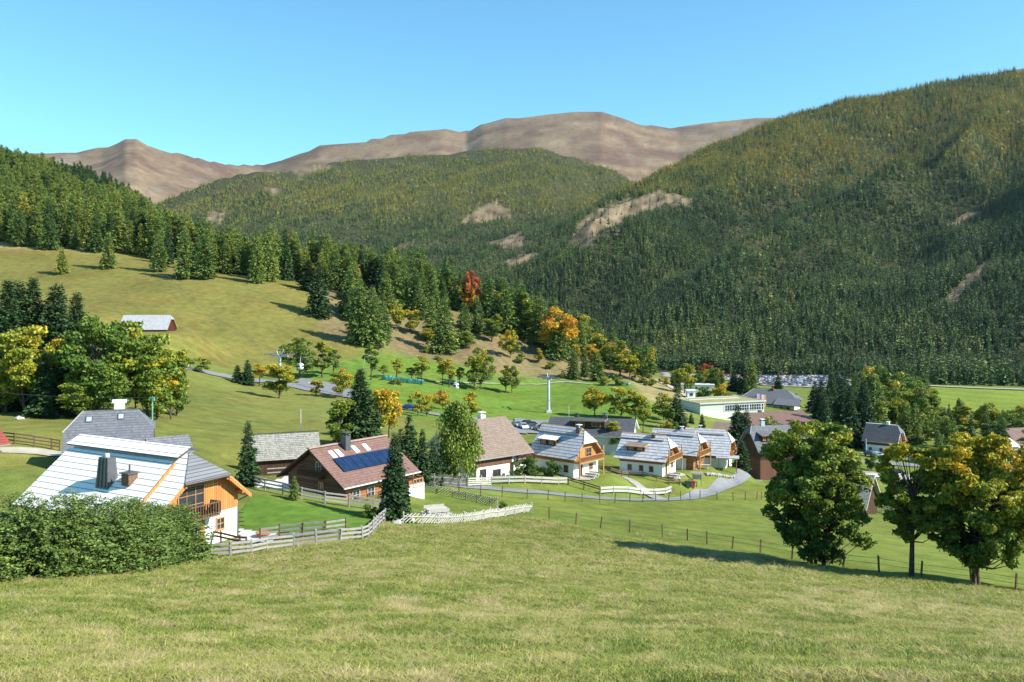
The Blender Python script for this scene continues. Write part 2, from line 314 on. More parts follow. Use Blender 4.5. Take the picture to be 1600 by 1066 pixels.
# ---------------------------------------------------------------- ground sheet
def build_ground():
    PY = HY - F * HG / YG; PX = UG; D = YG; n = PY.size
    C = np.zeros(HG.shape + (3,)); C[:] = (0.130, 0.170, 0.036)
    N1 = fbm(XG / 35, YG / 35, 3, 21); N2 = fbm(XG / 9, YG / 14, 3, 22); N3 = fbm(XG / 260, YG / 400, 4, 23)
    def put(mask, c, soft=None):
        a = mask.astype(float)
        if soft: a = blur(blur(a, soft, 0), soft * 0.6, 1)
        C[:] = C * (1 - a[..., None]) + np.array(c) * a[..., None]
    line = np.interp(PX, [-300, 330, 430, 545, 600, 640, 830, 965, 1280, 1600], [890, 868, 852, 842, 815, 822, 806, 838, 884, 925])
    near = (PY > line) & (D < 90); near |= D < 45
    put((D >= 40) & (D < 230) & (PX > 600), (0.125, 0.165, 0.032))
    put((D > 90) & (D < 250) & (PX < 640), (0.135, 0.155, 0.036))
    put(near, (0.22, 0.225, 0.065), 1.2); put(near & (D < 14.5), (0.23, 0.19, 0.075), 6)
    put((D > 200) & inpoly(PX, PY, [(440, 590), (520, 566), (600, 556), (700, 566), (780, 584), (860, 590), (1000, 596), (1045, 610), (1040, 645), (1000, 668), (760, 668), (640, 650), (560, 620)]), (0.105, 0.180, 0.026), 0.8)
    put((D > 262) & (D < 800) & (PX < 560) & (PY < 586) & inpoly(PX, PY, [(-1700, 300), (520, 300), (560, 556), (480, 572), (310, 580), (250, 600), (-1700, 640)]), (0.146, 0.143, 0.036), 1.5)
    put((D > 262) & (D < 800) & (PX < 480) & (PY < 396) & (PY < np.interp(PX, [0, 250, 480], [385, 396, 430])), (0.30, 0.24, 0.11), 1.5)
    put((D > 325) & (D < 620) & inpoly(PX, PY, [(540, 540), (620, 552), (730, 572), (800, 588), (900, 594), (1000, 594), (1060, 600), (1060, 400), (600, 400), (500, 440), (500, 520)]), (0.165, 0.140, 0.065), 1.2)
    put((D > 230) & (D < 620) & inpoly(PX, PY, [(985, 598), (1030, 590), (1060, 600), (1105, 640), (1060, 650), (1010, 625)]), (0.26, 0.235, 0.10), 1.0)
    put((D > 440) & (D < 1100) & (PX < 470) & (PY < np.interp(PX, [0, 250, 480], [372, 385, 425])), (0.075, 0.07, 0.03), 1.5)
    put((D > 560) & (D < 1100) & inpoly(PX, PY, [(0, 300), (60, 270), (130, 290), (120, 330), (20, 330)]), (0.12, 0.10, 0.05), 1.0)
    wood = (D > 850) | ((D > 740) & (PX < 1900))
    put(wood, (0.045, 0.05, 0.022), 1.0)
    put((D > 380) & (D < 720) & inpoly(PX, PY, [(1425, 640), (1440, 604), (1800, 612), (2400, 620), (2400, 690), (1600, 655)]), (0.145, 0.205, 0.030), 0.8)
    jx = fbm(XG / 40, YG / 70, 3, 301) * 7; jy = fbm(XG / 40 + 7, YG / 70, 3, 302) * 4; cl = np.clip(1 + 0.75 * fbm(XG / 22, YG / 45, 4, 303, 0.65), 0.35, 1.7)[..., None]
    for poly, lo, hi in CLEAR:
        mk = blur(((D > lo) & (D < hi) & inpoly(PX + jx, PY + jy, poly)).astype(float), 0.5, 0)[..., None]; C[:] = C * (1 - mk) + np.array((0.145, 0.120, 0.072)) * cl * mk
    # the bare tops
    alp = ALPINE
    f1 = np.clip(0.5 + fbm(XG / 520, YG / 300, 5, 41, 0.62) * 1.2, 0, 1)[..., None]; f2 = np.clip(fbm(XG / 420 + 3, YG / 160, 5, 43, 0.6) * 1.6 - 0.15, 0, 1)[..., None]
    ac = np.array((0.118, 0.076, 0.052)) * (1 - f1) + np.array((0.178, 0.128, 0.080)) * f1
    ac = ac * (1 - f2 * 0.5) + np.array((0.29, 0.22, 0.13)) * f2 * 0.5
    rk = np.clip(fbm(XG / 200 + 9, YG / 90, 5, 47) * 3.2 - 2.0, 0, 1)[..., None]
    ac = ac * (1 - rk * 0.8) + np.array((0.17, 0.165, 0.155)) * rk * 0.8
    A = blur(blur(alp.astype(float), 1.2, 0), 0.8, 1)[..., None]; C[:] = C * (1 - A) + ac * A
    nx, ny = HG.shape; idx = np.arange(nx * ny).reshape(nx, ny)
    Fq = np.stack([idx[:-1, :-1], idx[1:, :-1], idx[1:, 1:], idx[:-1, 1:]], -1).reshape(-1, 4)
    me = mesh_np('ground', np.stack([XG, YG, HG], -1).reshape(-1, 3), Fq, MG, smooth=True)
    a = me.color_attributes.new('ground', 'FLOAT_COLOR', 'POINT')
    a.data.foreach_set('color', np.concatenate([C.reshape(-1, 3), np.ones((n, 1))], 1).astype(np.float32).ravel())
    # short-grass meadow mask: straw patches only where the meadow is rough
    set_attr(me, 'rough_meadow', near.astype(float).ravel(), 'POINT')
    set_attr(me, 'bare', (A[..., 0] * 1.0).ravel(), 'POINT')
    o = obj('ground', me); tag(o, 'grassy valley floor, meadows and mountain slopes', 'ground', kind='structure'); return o
def m_ground():
    b = NB('ground'); a = b.n('Attribute', attribute_name='ground'); ps = b.n('NewGeometry').outputs['Position']
    def nz(sc, det, vec=ps, r=0.6): return b.noise(sc, det, vec, r)
    c = a.outputs['Color']
    big = nz(0.03, 5); mid = nz(0.35, 5); fine = nz(4.0, 4)
    v = b.math('ADD', b.math('MULTIPLY', big, 0.55), b.math('ADD', b.math('MULTIPLY', mid, 0.65), b.math('MULTIPLY', fine, 0.5)))
    v = b.math('ADD', b.math('MULTIPLY', b.math('SUBTRACT', v, 0.85), 1.9), 1.0)
    mul = b.n('Mix', data_type='RGBA', blend_type='MULTIPLY'); mul.inputs[0].default_value = 1; b.l(c, mul.inputs[6]); b.l(v, mul.inputs[7]); col = mul.outputs[2]
    # straw and brown patches in the rough meadow
    rm = b.n('Attribute', attribute_name='rough_meadow').outputs['Fac']
    st = b.ramp(nz(0.55, 6, r=0.72), [(0.50, (0, 0, 0)), (0.66, (1, 1, 1))])
    col = b.mix(b.math('MULTIPLY', b.math('MULTIPLY', st, rm), 0.45), col, (0.34, 0.29, 0.14))
    sp = b.n('SeparateXYZ'); b.l(ps, sp.inputs[0])
    # olive / yellow streaks elsewhere in the grass
    s2 = b.ramp(b.noise(0.055, 6, ps, 0.62), [(0.42, (0, 0, 0)), (0.62, (1, 1, 1))])
    mp = b.n('Mapping'); mp.inputs['Scale'].default_value = (0.15, 0.6, 0.6); b.l(ps, mp.inputs[0])
    s3 = b.ramp(b.noise(0.6, 5, mp.outputs[0], 0.6), [(0.45, (0, 0, 0)), (0.7, (1, 1, 1))])
    grass = b.math('SUBTRACT', 1.0, b.n('Attribute', attribute_name='bare').outputs['Fac'])
    warm = b.n('Mix', data_type='RGBA', blend_type='MULTIPLY'); warm.inputs[0].default_value = 1; b.l(col, warm.inputs[6]); warm.inputs[7].default_value = (1.28, 0.98, 1.05, 1)
    col = b.mix(b.math('MULTIPLY', b.math('MULTIPLY', b.math('MAXIMUM', s2, s3), 0.55), grass), col, warm.outputs[2])
    b.bump(b.math('ADD', b.math('MULTIPLY', mid, 0.7), b.math('MULTIPLY', fine, 0.4)), 0.55, 0.35)
    return b.fin(col, 0.95, 0.08)
MG = m_ground()
CLEAR = [([(886, 378), (905, 350), (925, 330), (960, 316), (1000, 306), (1040, 299), (1085, 311), (1080, 323), (1030, 334), (985, 341), (948, 366), (912, 388), (886, 388)], 1300, 2700),
 ([(776, 418), (800, 402), (838, 394), (846, 400), (800, 421)], 1000, 2100),
 ([(1478, 470), (1500, 440), (1545, 404), (1558, 408), (1522, 445), (1497, 471)], 700, 2200),
 ([(1470, 352), (1528, 329), (1537, 337), (1482, 358)], 900, 2400),
 ([(755, 322), (775, 311), (795, 325), (801, 339), (765, 347), (708, 352), (730, 340)], 1800, 3700),
 ([(790, 372), (815, 361), (822, 375), (800, 389), (752, 381)], 1500, 3700),
 ([(592, 402), (645, 374), (652, 379), (605, 407)], 1500, 3700),
 ([(312, 331), (352, 331), (357, 346), (320, 347)], 1500, 3700),
 ([(408, 294), (440, 297), (432, 309)], 1500, 3700), ([(480, 347), (508, 345), (508, 352), (482, 353)], 1500, 3700),
 ([(440, 256), (500, 250), (520, 262), (470, 276)], 1500, 3700)]
PYG = HY - F * HG / YG
ALPINE = (YG > 2800) & ((LAY == 2) | (YG > 3800)) & (YG > np.interp(UG, [0, 200, 400, 800, 1000, 1100], [2800, 3000, 3300, 3640, 3500, 3200]))
ALPINE |= (YG > 1500) & (UG > 1400) & (PYG < np.interp(UG, [1400, 1500, 1600, 2200], [135, 124, 114, 50]))
ground = build_ground()
del PYG
# ---------------------------------------------------------------- foliage generators
CON = [(0.0, (0.022, 0.050, 0.020)), (0.25, (0.052, 0.100, 0.028)), (0.45, (0.122, 0.182, 0.038)), (0.62, (0.20, 0.245, 0.045)), (0.8, (0.38, 0.31, 0.045)), (1.0, (0.50, 0.27, 0.035))]
M_CON = m_leaf('conifer_needles', CON, 0.06, 0.65, 0.4)
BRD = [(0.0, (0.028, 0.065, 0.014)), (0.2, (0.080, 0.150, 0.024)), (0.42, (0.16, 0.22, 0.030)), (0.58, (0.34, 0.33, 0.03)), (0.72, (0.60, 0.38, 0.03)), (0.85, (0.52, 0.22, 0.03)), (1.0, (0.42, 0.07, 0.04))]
M_BRD = m_leaf('broadleaf_foliage', BRD, 0.24, 0.5, 0.35)
M_BARK = m_plain('bark', (0.085, 0.065, 0.048), 0.9, 0.4, 3.0)
M_BIRCHBARK = m_plain('pale_bark', (0.32, 0.29, 0.25), 0.8, 0.4, 2.5)
def kites(P, Dr, L, Wd, rng, fold=0.25):
    """n leaf sprays: start P, direction Dr (unit), length L, width Wd -> verts, quads"""
    n = len(P); up = np.array([0, 0, 1.0]); sd = np.cross(Dr, up); sd /= np.linalg.norm(sd, axis=1)[:, None] + 1e-9
    a = rng.uniform(-1.3, 1.3, n)[:, None]; nrm = np.cross(sd, Dr); sd = sd * np.cos(a) + nrm * np.sin(a); nrm = np.cross(sd, Dr)
    m = P + Dr * (L * 0.45)[:, None]; h = nrm * (Wd * fold * rng.uniform(-1, 1, n))[:, None]
    V = np.stack([P, m + sd * (Wd / 2)[:, None] + h, P + Dr * L[:, None], m - sd * (Wd / 2)[:, None] + h], 1).reshape(-1, 3)
    return V, np.arange(4 * n).reshape(n, 4)
def tubes_np(segs, n=6):
    V = []; Fq = []; k = 0
    for a, b, r0, r1 in segs:
        a = np.array(a, float); b = np.array(b, float); d = (b - a) / (np.linalg.norm(b - a) + 1e-9)
        t = np.array([0, 0, 1.0]) if abs(d[2]) < 0.9 else np.array([1.0, 0, 0]); p = np.cross(d, t); p /= np.linalg.norm(p); q = np.cross(d, p)
        an = np.arange(n) * 2 * np.pi / n
        for c, r in ((a, r0), (b, r1)): V.append(c + r * (np.cos(an)[:, None] * p + np.sin(an)[:, None] * q))
        i = np.arange(n); Fq.append(np.stack([k + i, k + (i + 1) % n, k + n + (i + 1) % n, k + n + i], 1)); k += 2 * n
    return np.concatenate(V), np.concatenate(Fq)
def conifer_geo(seed, H, Rr, tiers, per, sub, droop=0.35, base=0.06, irr=0.25, tint=0.2, tvar=0.08, power=0.85, slim=1.0, clump=1.0, topyellow=0.0, lean=0.0):
    rng = np.random.RandomState(seed); P = []; D = []; L = []; Wd = []; T = []
    ph = rng.uniform(0, 6.28, 4)
    for i in range(tiers):
        t = (i + rng.uniform(-0.3, 0.3)) / tiers; t = min(max(t, 0), 0.985); z = H * (base + (1 - base) * t)
        rr = Rr * ((1 - t) ** power) * (0.55 + 0.45 * min(1, t * 9 + 0.25)) + 0.012 * H
        k = max(3, int(round(per * (0.45 + 0.55 * (1 - t)))))
        a0 = rng.uniform(0, 6.28)
        for j in range(k):
            if rng.rand() < irr * 0.35: continue
            an = a0 + 6.283 * (j + rng.uniform(-0.3, 0.3)) / k
            r = rr * (1 + irr * rng.uniform(-1, 0.6)) * (1 + 0.12 * math.sin(an * 2 + ph[0]) + 0.08 * math.sin(an * 3 + ph[1] + 4 * t))
            dz = -droop * (1 - 0.9 * t) + rng.uniform(-0.12, 0.12) + (0.25 if t > 0.85 else 0)
            d = np.array([math.cos(an), math.sin(an), dz]); d /= np.linalg.norm(d); p0 = np.array([0, 0, z + (rng.uniform(-0.6, 0.6) * H / tiers if sub > 1 else 0)])
            tt = tint + tvar * rng.normal() + topyellow * t
            if sub <= 1:
                P.append(p0); D.append(d); L.append(r); Wd.append(r * 0.62 * slim + 0.1); T.append(tt)
            else:
                for s in range(sub):
                    f = (s + rng.rand()) / sub; f = f ** 0.75; f = 0.12 + 0.88 * f
                    q = p0 + d * r * f * 0.9; q[2] -= droop * 0.25 * r * f * f; q += rng.normal(size=3) * 0.012 * H
                    sg = rng.choice([-1, 1]); yaw = an + sg * rng.uniform(0.15, 1.15)
                    dd = np.array([math.cos(yaw), math.sin(yaw), dz * 0.8 + rng.uniform(-0.35, 0.2)]); dd /= np.linalg.norm(dd)
                    l = (r * 0.36 + 0.022 * H) * (1.15 - 0.5 * f) * rng.uniform(0.7, 1.35) * clump
                    P.append(q); D.append(dd); L.append(l); Wd.append(l * rng.uniform(0.5, 0.9) * slim); T.append(tt + rng.normal() * tvar * 0.5)
    V, Fq = kites(np.array(P), np.array(D), np.array(L), np.array(Wd), rng)
    if lean:
        V[:, 0] += lean * V[:, 2] * V[:, 2] / H
    return V, Fq, np.clip(T, 0, 1), rng.rand(len(Fq))
def trunk_geo(H, r, n=6, top=0.97, seed=0):
    rng = np.random.RandomState(seed); pts = [(0, 0, -0.6)] + [(rng.uniform(-1, 1) * 0.012 * H, rng.uniform(-1, 1) * 0.012 * H, H * f) for f in (0.3, 0.65, top)]
    rs = [r * 1.25, r * 0.8, r * 0.45, r * 0.06]; return tubes_np([(pts[i], pts[i + 1], rs[i], rs[i + 1]) for i in range(3)], n)
def one_tree_mesh(name, V, Fq, T, Rn, tv, tf, mats):
    me = mesh_np(name, np.concatenate([V, tv]), np.concatenate([Fq, tf + len(V)]), mats, np.concatenate([np.zeros(len(Fq)), np.ones(len(tf))]))
    set_attr(me, 'tint', np.concatenate([T, np.zeros(len(tf))])); set_attr(me, 'rnd', np.concatenate([Rn, np.full(len(tf), 0.5)])); return me
def crown_mesh(name, V, Fq, T, Rn, mat):
    me = mesh_np(name, V, Fq, mat); set_attr(me, 'tint', T); set_attr(me, 'rnd', Rn); return me
def broadleaf_geo(seed, H, Rr, nleaf, size, base=0.22, lobes=22, tint=0.3, tvar=0.06, topt=0.2, flat=0.8, trunks=1, shape='round', sunside=0.0, ls=(0.20, 0.36), sep=0.5, ragged=False):
    """leaves on the shells of many uneven lobes; limbs run to the lobes"""
    rng = np.random.RandomState(seed); cz = H * (base + (1 - base) * 0.5); hz_ = H * (1 - base) * 0.5
    C = []; S = []
    tries = 0
    while len(C) < lobes and tries < 6000:
        tries += 1
        p = rng.uniform(-1, 1, 3); rr = np.linalg.norm(p)
        if ragged:
            rr = (abs(p) ** 2.6).sum() ** (1 / 2.6)
            if rr > 1.0 + 0.14 * math.sin(p[2] * 7 + seed) * math.cos(math.atan2(p[1], p[0]) * 3 + seed): continue
            if rr < 0.3: continue
        elif rr > 1 or rr < 0.25: continue
        if shape == 'cone' and math.hypot(p[0], p[1]) > 0.95 - 0.8 * (p[2] * 0.5 + 0.5): continue
        if shape == 'round' and not ragged and p[2] < -0.3 and math.hypot(p[0], p[1]) > 1.05 + p[2] * 0.5: continue
        kk = 0.88 if ragged else 0.80; c = np.array([p[0] * Rr * kk, p[1] * Rr * kk, cz + p[2] * hz_ * (kk + 0.04)]); s = Rr * rng.uniform(*ls) * (1.15 - 0.25 * rr)
        if any(np.linalg.norm((c - q) / (s + s2)) < sep for q, s2 in zip(C, S)): continue
        C.append(c); S.append(s)
    C = np.array(C); S = np.array(S); w = S ** 2 / (S ** 2).sum(); cnt = (w * nleaf).astype(int) + 3
    P = []; Dn = []; T = []
    for c, s, k in zip(C, S, cnt):
        d = rng.normal(size=(k, 3)); d /= np.linalg.norm(d, axis=1)[:, None]; d[:, 2] = np.where(rng.rand(k) < 0.65, np.abs(d[:, 2]), d[:, 2])
        lump = 1 + 0.22 * np.sin(d[:, 0] * 5 + c[0]) * np.sin(d[:, 1] * 5 + c[1]) + 0.12 * np.sin(d[:, 2] * 9 + c[2] * 3)
        r = s * lump * rng.uniform(0.62, 1.08, k) ** 0.7
        p = c + d * r[:, None] * np.array([1.12, 1.12, flat]); P.append(p); Dn.append(d)
        hrel = (p[:, 2] - H * base) / (H * (1 - base)); out = np.hypot(p[:, 0], p[:, 1]) / Rr
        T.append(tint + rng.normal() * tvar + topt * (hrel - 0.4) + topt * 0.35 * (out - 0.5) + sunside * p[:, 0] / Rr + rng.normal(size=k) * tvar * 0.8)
    P = np.concatenate(P); Dn = np.concatenate(Dn); T = np.clip(np.concatenate(T), 0, 1); n = len(P)
    # random leaf-cluster quads, roughly facing outwards
    a = rng.normal(size=(n, 3)); nn = Dn * 0.55 + a * 0.6; nn /= np.linalg.norm(nn, axis=1)[:, None]
    t1 = np.cross(nn, rng.normal(size=(n, 3))); t1 /= np.linalg.norm(t1, axis=1)[:, None]; t2 = np.cross(nn, t1)
    sz = size * rng.uniform(0.55, 1.35, n)[:, None]
    V = np.stack([P - t1 * sz, P - t2 * sz * 0.62 + nn * sz * 0.15, P + t1 * sz, P + t2 * sz * 0.62 + nn * sz * 0.15], 1).reshape(-1, 3)
    Fq = np.arange(4 * n).reshape(n, 4)
    segs = []; tr = max(0.10, H * 0.018)
    tops = []
    for k in range(trunks):
        o = np.array([0, 0, -0.8]) + (np.array([rng.uniform(-1, 1), rng.uniform(-1, 1), 0]) * Rr * 0.13 if trunks > 1 else 0)
        m = o + np.array([rng.uniform(-1, 1) * Rr * 0.05, rng.uniform(-1, 1) * Rr * 0.05, H * base + 0.8]); m2 = m + np.array([rng.uniform(-1, 1) * Rr * 0.12 + (o[0] * 0.8), rng.uniform(-1, 1) * Rr * 0.1, H * (1 - base) * 0.45])
        kk = 0.75 if trunks > 1 else 1.0
        segs += [(o, m, tr * 1.2 * kk, tr * 0.85 * kk), (m, m2, tr * 0.85 * kk, tr * 0.4 * kk)]; tops.append((m, m2))
    for c in C:
        m, m2 = tops[rng.randint(len(tops))]; f = np.clip((c[2] - m[2]) / (m2[2] - m[2] + 1e-6) - rng.uniform(0.25, 0.6), 0, 1); s0 = m + (m2 - m) * f
        mid = s0 + (c - s0) * 0.5 + np.array([0, 0, -0.05 * H * rng.rand()]); segs += [(s0, mid, tr * 0.36, tr * 0.2), (mid, c, tr * 0.2, tr * 0.06)]
    return (V, Fq, T, rng.rand(n)), tubes_np(segs, 6)
def hang_geo(seed, H, Rr, nstr, tint):
    """drooping birch: short hanging strands of leaves under arching limbs"""
    rng = np.random.RandomState(seed); P = []; D = []; L = []; Wd = []; T = []; segs = [((0, 0, -0.6), (0.1, 0, H * 0.55), 0.2, 0.11), ((0.1, 0, H * 0.55), (0.0, 0.1, H * 0.98), 0.11, 0.02)]
    for i in range(nstr):
        t = rng.uniform(0.12, 1) ** 0.8; an = rng.uniform(0, 6.28); z = H * (0.12 + 0.87 * t); r = Rr * math.sqrt(max(0.02, 1 - ((t - 0.35) / 0.68) ** 2)) * rng.uniform(0.35, 1.0)
        p = np.array([math.cos(an) * r, math.sin(an) * r, z]); r *= 0.75 + 0.25 * math.sin(an * 3 + t * 9); p = np.array([math.cos(an) * r, math.sin(an) * r, z]); ln = rng.uniform(0.6, 2.8) * H / 12; tt = tint + rng.normal() * 0.05
        for s in range(5):
            q = p + np.array([math.cos(an) * 0.15 * s, math.sin(an) * 0.15 * s, -ln * s / 5.0]) + rng.normal(size=3) * 0.12
            P.append(q); d = np.array([rng.normal() * 0.35, rng.normal() * 0.35, -1]); d /= np.linalg.norm(d); D.append(d); L.append(rng.uniform(0.25, 0.55)); Wd.append(rng.uniform(0.12, 0.3)); T.append(tt + rng.normal() * 0.03)
        if i % 9 == 0: segs.append(((0, 0, z * 0.8), tuple(p), 0.06, 0.015))
    V, Fq = kites(np.array(P), np.array(D), np.array(L), np.array(Wd), rng); return (V, Fq, np.clip(T, 0, 1), rng.rand(len(Fq))), tubes_np(segs, 6)
# ---------------------------------------------------------------- scattering with geometry nodes
def scatter(name, P, rot, scl, kind, hue, protos, label, cat):
    me = bpy.data.meshes.new(name); n = len(P); me.vertices.add(n); me.vertices.foreach_set('co', np.asarray(P, np.float32).ravel())
    a = me.attributes.new('rot', 'FLOAT_VECTOR', 'POINT'); a.data.foreach_set('vector', np.asarray(rot, np.float32).ravel())
    a = me.attributes.new('scl', 'FLOAT_VECTOR', 'POINT'); a.data.foreach_set('vector', np.asarray(scl, np.float32).ravel())
    a = me.attributes.new('pick', 'INT', 'POINT'); a.data.foreach_set('value', np.asarray(kind, np.int32))
    set_attr(me, 'hue', hue, 'POINT')
    o = obj(name, me); tag(o, label, cat, kind='stuff')
    g = bpy.data.node_groups.new(name, 'GeometryNodeTree'); g.interface.new_socket('Geometry', in_out='INPUT', socket_type='NodeSocketGeometry'); g.interface.new_socket('Geometry', in_out='OUTPUT', socket_type='NodeSocketGeometry')
    N = g.nodes; gi = N.new('NodeGroupInput'); go = N.new('NodeGroupOutput'); jn = N.new('GeometryNodeJoinGeometry')
    def na(nm, t):
        x = N.new('GeometryNodeInputNamedAttribute'); x.data_type = t; x.inputs[0].default_value = nm; return x.outputs[0]
    r_ = na('rot', 'FLOAT_VECTOR'); s_ = na('scl', 'FLOAT_VECTOR'); k_ = na('pick', 'INT')
    for i, pr in enumerate(protos):
        oi = N.new('GeometryNodeObjectInfo'); oi.inputs['Object'].default_value = pr; oi.inputs['As Instance'].default_value = True; oi.transform_space = 'ORIGINAL'
        c = N.new('FunctionNodeCompare'); c.data_type = 'INT'; c.operation = 'EQUAL'; g.links.new(k_, c.inputs[2]); c.inputs[3].default_value = i
        ip = N.new('GeometryNodeInstanceOnPoints'); g.links.new(gi.outputs[0], ip.inputs['Points']); g.links.new(c.outputs[0], ip.inputs['Selection'])
        g.links.new(oi.outputs['Geometry'], ip.inputs['Instance']); g.links.new(r_, ip.inputs['Rotation']); g.links.new(s_, ip.inputs['Scale']); g.links.new(ip.outputs[0], jn.inputs[0])
    g.links.new(jn.outputs[0], go.inputs[0]); md = o.modifiers.new('scatter', 'NODES'); md.node_group = g; return o
# ---------------------------------------------------------------- forests on the far slopes
def far_mesh(kind, seed):
    if kind == 'spruce': g = conifer_geo(seed, 20, 3.3, 15, 7, 1, 0.45, 0.05, 0.3, 0.26, 0.06, 0.9)
    else: g = conifer_geo(seed, 20, 3.0, 13, 6, 1, 0.2, 0.10, 0.5, 0.42, 0.07, 0.75, 0.9)
    return one_tree_mesh('far_' + kind, *g, *trunk_geo(20, 0.25, 4, 0.9, seed), [M_CON, M_BARK])
FARM = [far_mesh('spruce', 1), far_mesh('spruce', 2), far_mesh('spruce', 3), far_mesh('larch', 4), far_mesh('larch', 5)]
QG = -HG / YG; RUN = np.minimum.accumulate(QG, axis=1)
def runat(u, y):
    iu = np.clip(np.searchsorted(US, u) - 1, 0, len(US) - 1); iy = np.clip(np.searchsorted(YS, y) - 1, 0, NR - 1); return RUN[iu, iy]
def layat(A, u, y):
    iu = np.clip(np.searchsorted(US, u) - 1, 0, len(US) - 1); iy = np.clip(np.searchsorted(YS, y) - 1, 0, NR - 1); return A[iu, iy]
def forest_points(u0, u1, y0, y1, spacing, seed):
    rng = np.random.RandomState(seed); area = (u1 - u0) / F * (y1 ** 2 - y0 ** 2) / 2; n = int(area / spacing ** 2)
    y = np.sqrt(rng.uniform(y0 ** 2, y1 ** 2, n)); u = rng.uniform(u0, u1, n); x = (u - CX) / F * y; return x, y, u, rng
def far_forest():
    out = []
    for (u0, u1, y0, y1, sp, seed) in ((640, 1850, 628, 2760, 6.1, 1), (150, 1150, 1450, 3900, 7.4, 2), (-150, 420, 1000, 3500, 9.5, 3)):
        x, y, u, rng = forest_points(u0, u1, y0, y1, sp, seed); z = hat(x, y); py = HY - F * z / y
        keep = ~layat(ALPINE, u, y)
        for poly, lo, hi in CLEAR: keep &= ~((y > lo) & (y < hi) & inpoly(u + fbm(x / 40, y / 70, 3, 301) * 7, py + fbm(x / 40 + 7, y / 70, 3, 302) * 4, poly)) | (rng.rand(len(x)) < 0.035)
        d0 = np.interp(u, [600, 900, 1000, 1100, 1200, 1290, 1330, 1420, 1600, 1900], [1250, 900, 800, 780, 775, 765, 690, 640, 632, 630])
        if seed == 1: keep &= (y > d0) & (z > -75)
        if seed == 2: keep &= (layat(LAY, u, y) == 0) | (z > -30)
        if seed == 2:   # thin out towards the tree line
            dd = np.interp(u, [0, 200, 400, 800, 1000, 1100], [2800, 3000, 3300, 3640, 3500, 3200]) - y
            keep &= rng.rand(len(x)) < np.clip(dd / 350 + 0.25 + fbm(x / 90, y / 140, 3, 8) * 0.5, 0, 1)
        if seed == 1: keep &= (layat(LAY, u, y) != 0) | (y < 1150)
        if seed == 3: keep &= (u < 330) & (y < 3400)
        hgt = 1.0 + 0.38 * fbm(x / 110, y / 130, 3, 6) + rng.normal(size=len(x)) * 0.2; keep &= fbm(x / 55, y / 90, 3, 88) < 0.85
        young = (seed == 1) & inpoly(u, py, [(1100, 345), (1290, 380), (1420, 420), (1330, 430), (1170, 400)])
        hgt = np.where(young, hgt * 0.78, hgt) * (0.88 if seed == 1 else 0.78); hgt = np.clip(hgt, 0.35, 1.5)
        keep &= -(z + hgt * 21) / y < runat(u, y) + 0.0005
        x, y, u, z, hgt, py = [a[keep] for a in (x, y, u, z, hgt, py)]; n = len(x)
        patch = fbm(x / 150, y / 220, 3, 14)
        if seed == 1: pl = np.clip((z - 170) / 280, 0, 0.8) + 0.14 + patch * 0.35
        else: pl = np.clip((z - 180) / 220, 0, 0.85) + 0.15 + patch * 0.3
        lar = rng.rand(n) < pl; kind = np.where(lar, rng.randint(3, 5, n), rng.randint(0, 3, n))
        hue = 0.0 + rng.normal(size=n) * 0.08 + patch * 0.06 + np.where(lar, 0.04 + np.clip((z - 200) / 600, 0, 0.18) + (rng.rand(n) < 0.10) * 0.15, 0)
        hue += np.where(seed == 1, np.clip((z - 260) / 900, 0, 0.05), 0)
        out.append((x, y, z, u, hgt, kind, hue, rng, seed))
    return out
FF = far_forest(); HERO = []
FAR_OBJS = {}
def far_single(i, x, y, z, h, hue, rz):
    nm = 'spruce' if i < 3 else 'larch'; o = obj(nm, FARM[i], None, (x, y, z), rz); o.scale = (h, h, h); o['hue'] = float(hue)
    zn = 'left part' if x / y < 0.30 else 'middle' if x / y < 0.45 else 'right part'; sz_ = 'tall' if h > 0.95 else 'shorter'
    if i < 3: tag(o, sz_ + ' dark spruce in the front forest row, ' + zn + ' of the mountain foot', 'spruce', 'spruces along the foot of the forested mountain')
    else: tag(o, sz_ + ' yellow-green larch in the front forest row, ' + zn + ' of the mountain foot', 'larch', 'larches along the foot of the forested mountain')
    return o
for (x, y, z, u, hgt, kind, hue, rng, seed) in FF:
    n = len(x); used = np.zeros(n, bool)
    if seed == 1:
        vis = (u > 1000) & (u < 1600) & (hgt > 0.85); d0 = np.interp(u, [900, 1000, 1100, 1200, 1290, 1330, 1420, 1600, 1900], [900, 800, 780, 775, 765, 690, 640, 632, 630])
        order = np.argsort(np.where(vis, y - d0, 1e9))[:200]
        for i in order:
            used[i] = True; o = far_single(int(kind[i]), x[i], y[i], z[i], hgt[i], hue[i], rng.uniform(0, 6.28)); FAR_OBJS.setdefault(int(kind[i]), o)
    k = ~used; m = k.sum(); rot = np.zeros((m, 3)); rot[:, 2] = rng.uniform(0, 6.28, m); w = hgt[k] * rng.uniform(0.65, 1.2, m)
    scl = np.stack([w, w, hgt[k]], 1)
    scatter({1: 'mountain_forest', 2: 'hillside_forest', 3: 'valley_forest'}[seed], np.stack([x, y, z - 0.5], 1)[k], rot, scl, kind[k], hue[k], [FAR_OBJS[i] for i in range(5)],
            {1: 'dense spruce and larch forest covering the big mountain slope on the right', 2: 'distant conifer forest turning yellow on the hill below the bare summit', 3: 'distant conifers in the valley below the small bare peak'}[seed], 'forest')
    print('forest', seed, n)
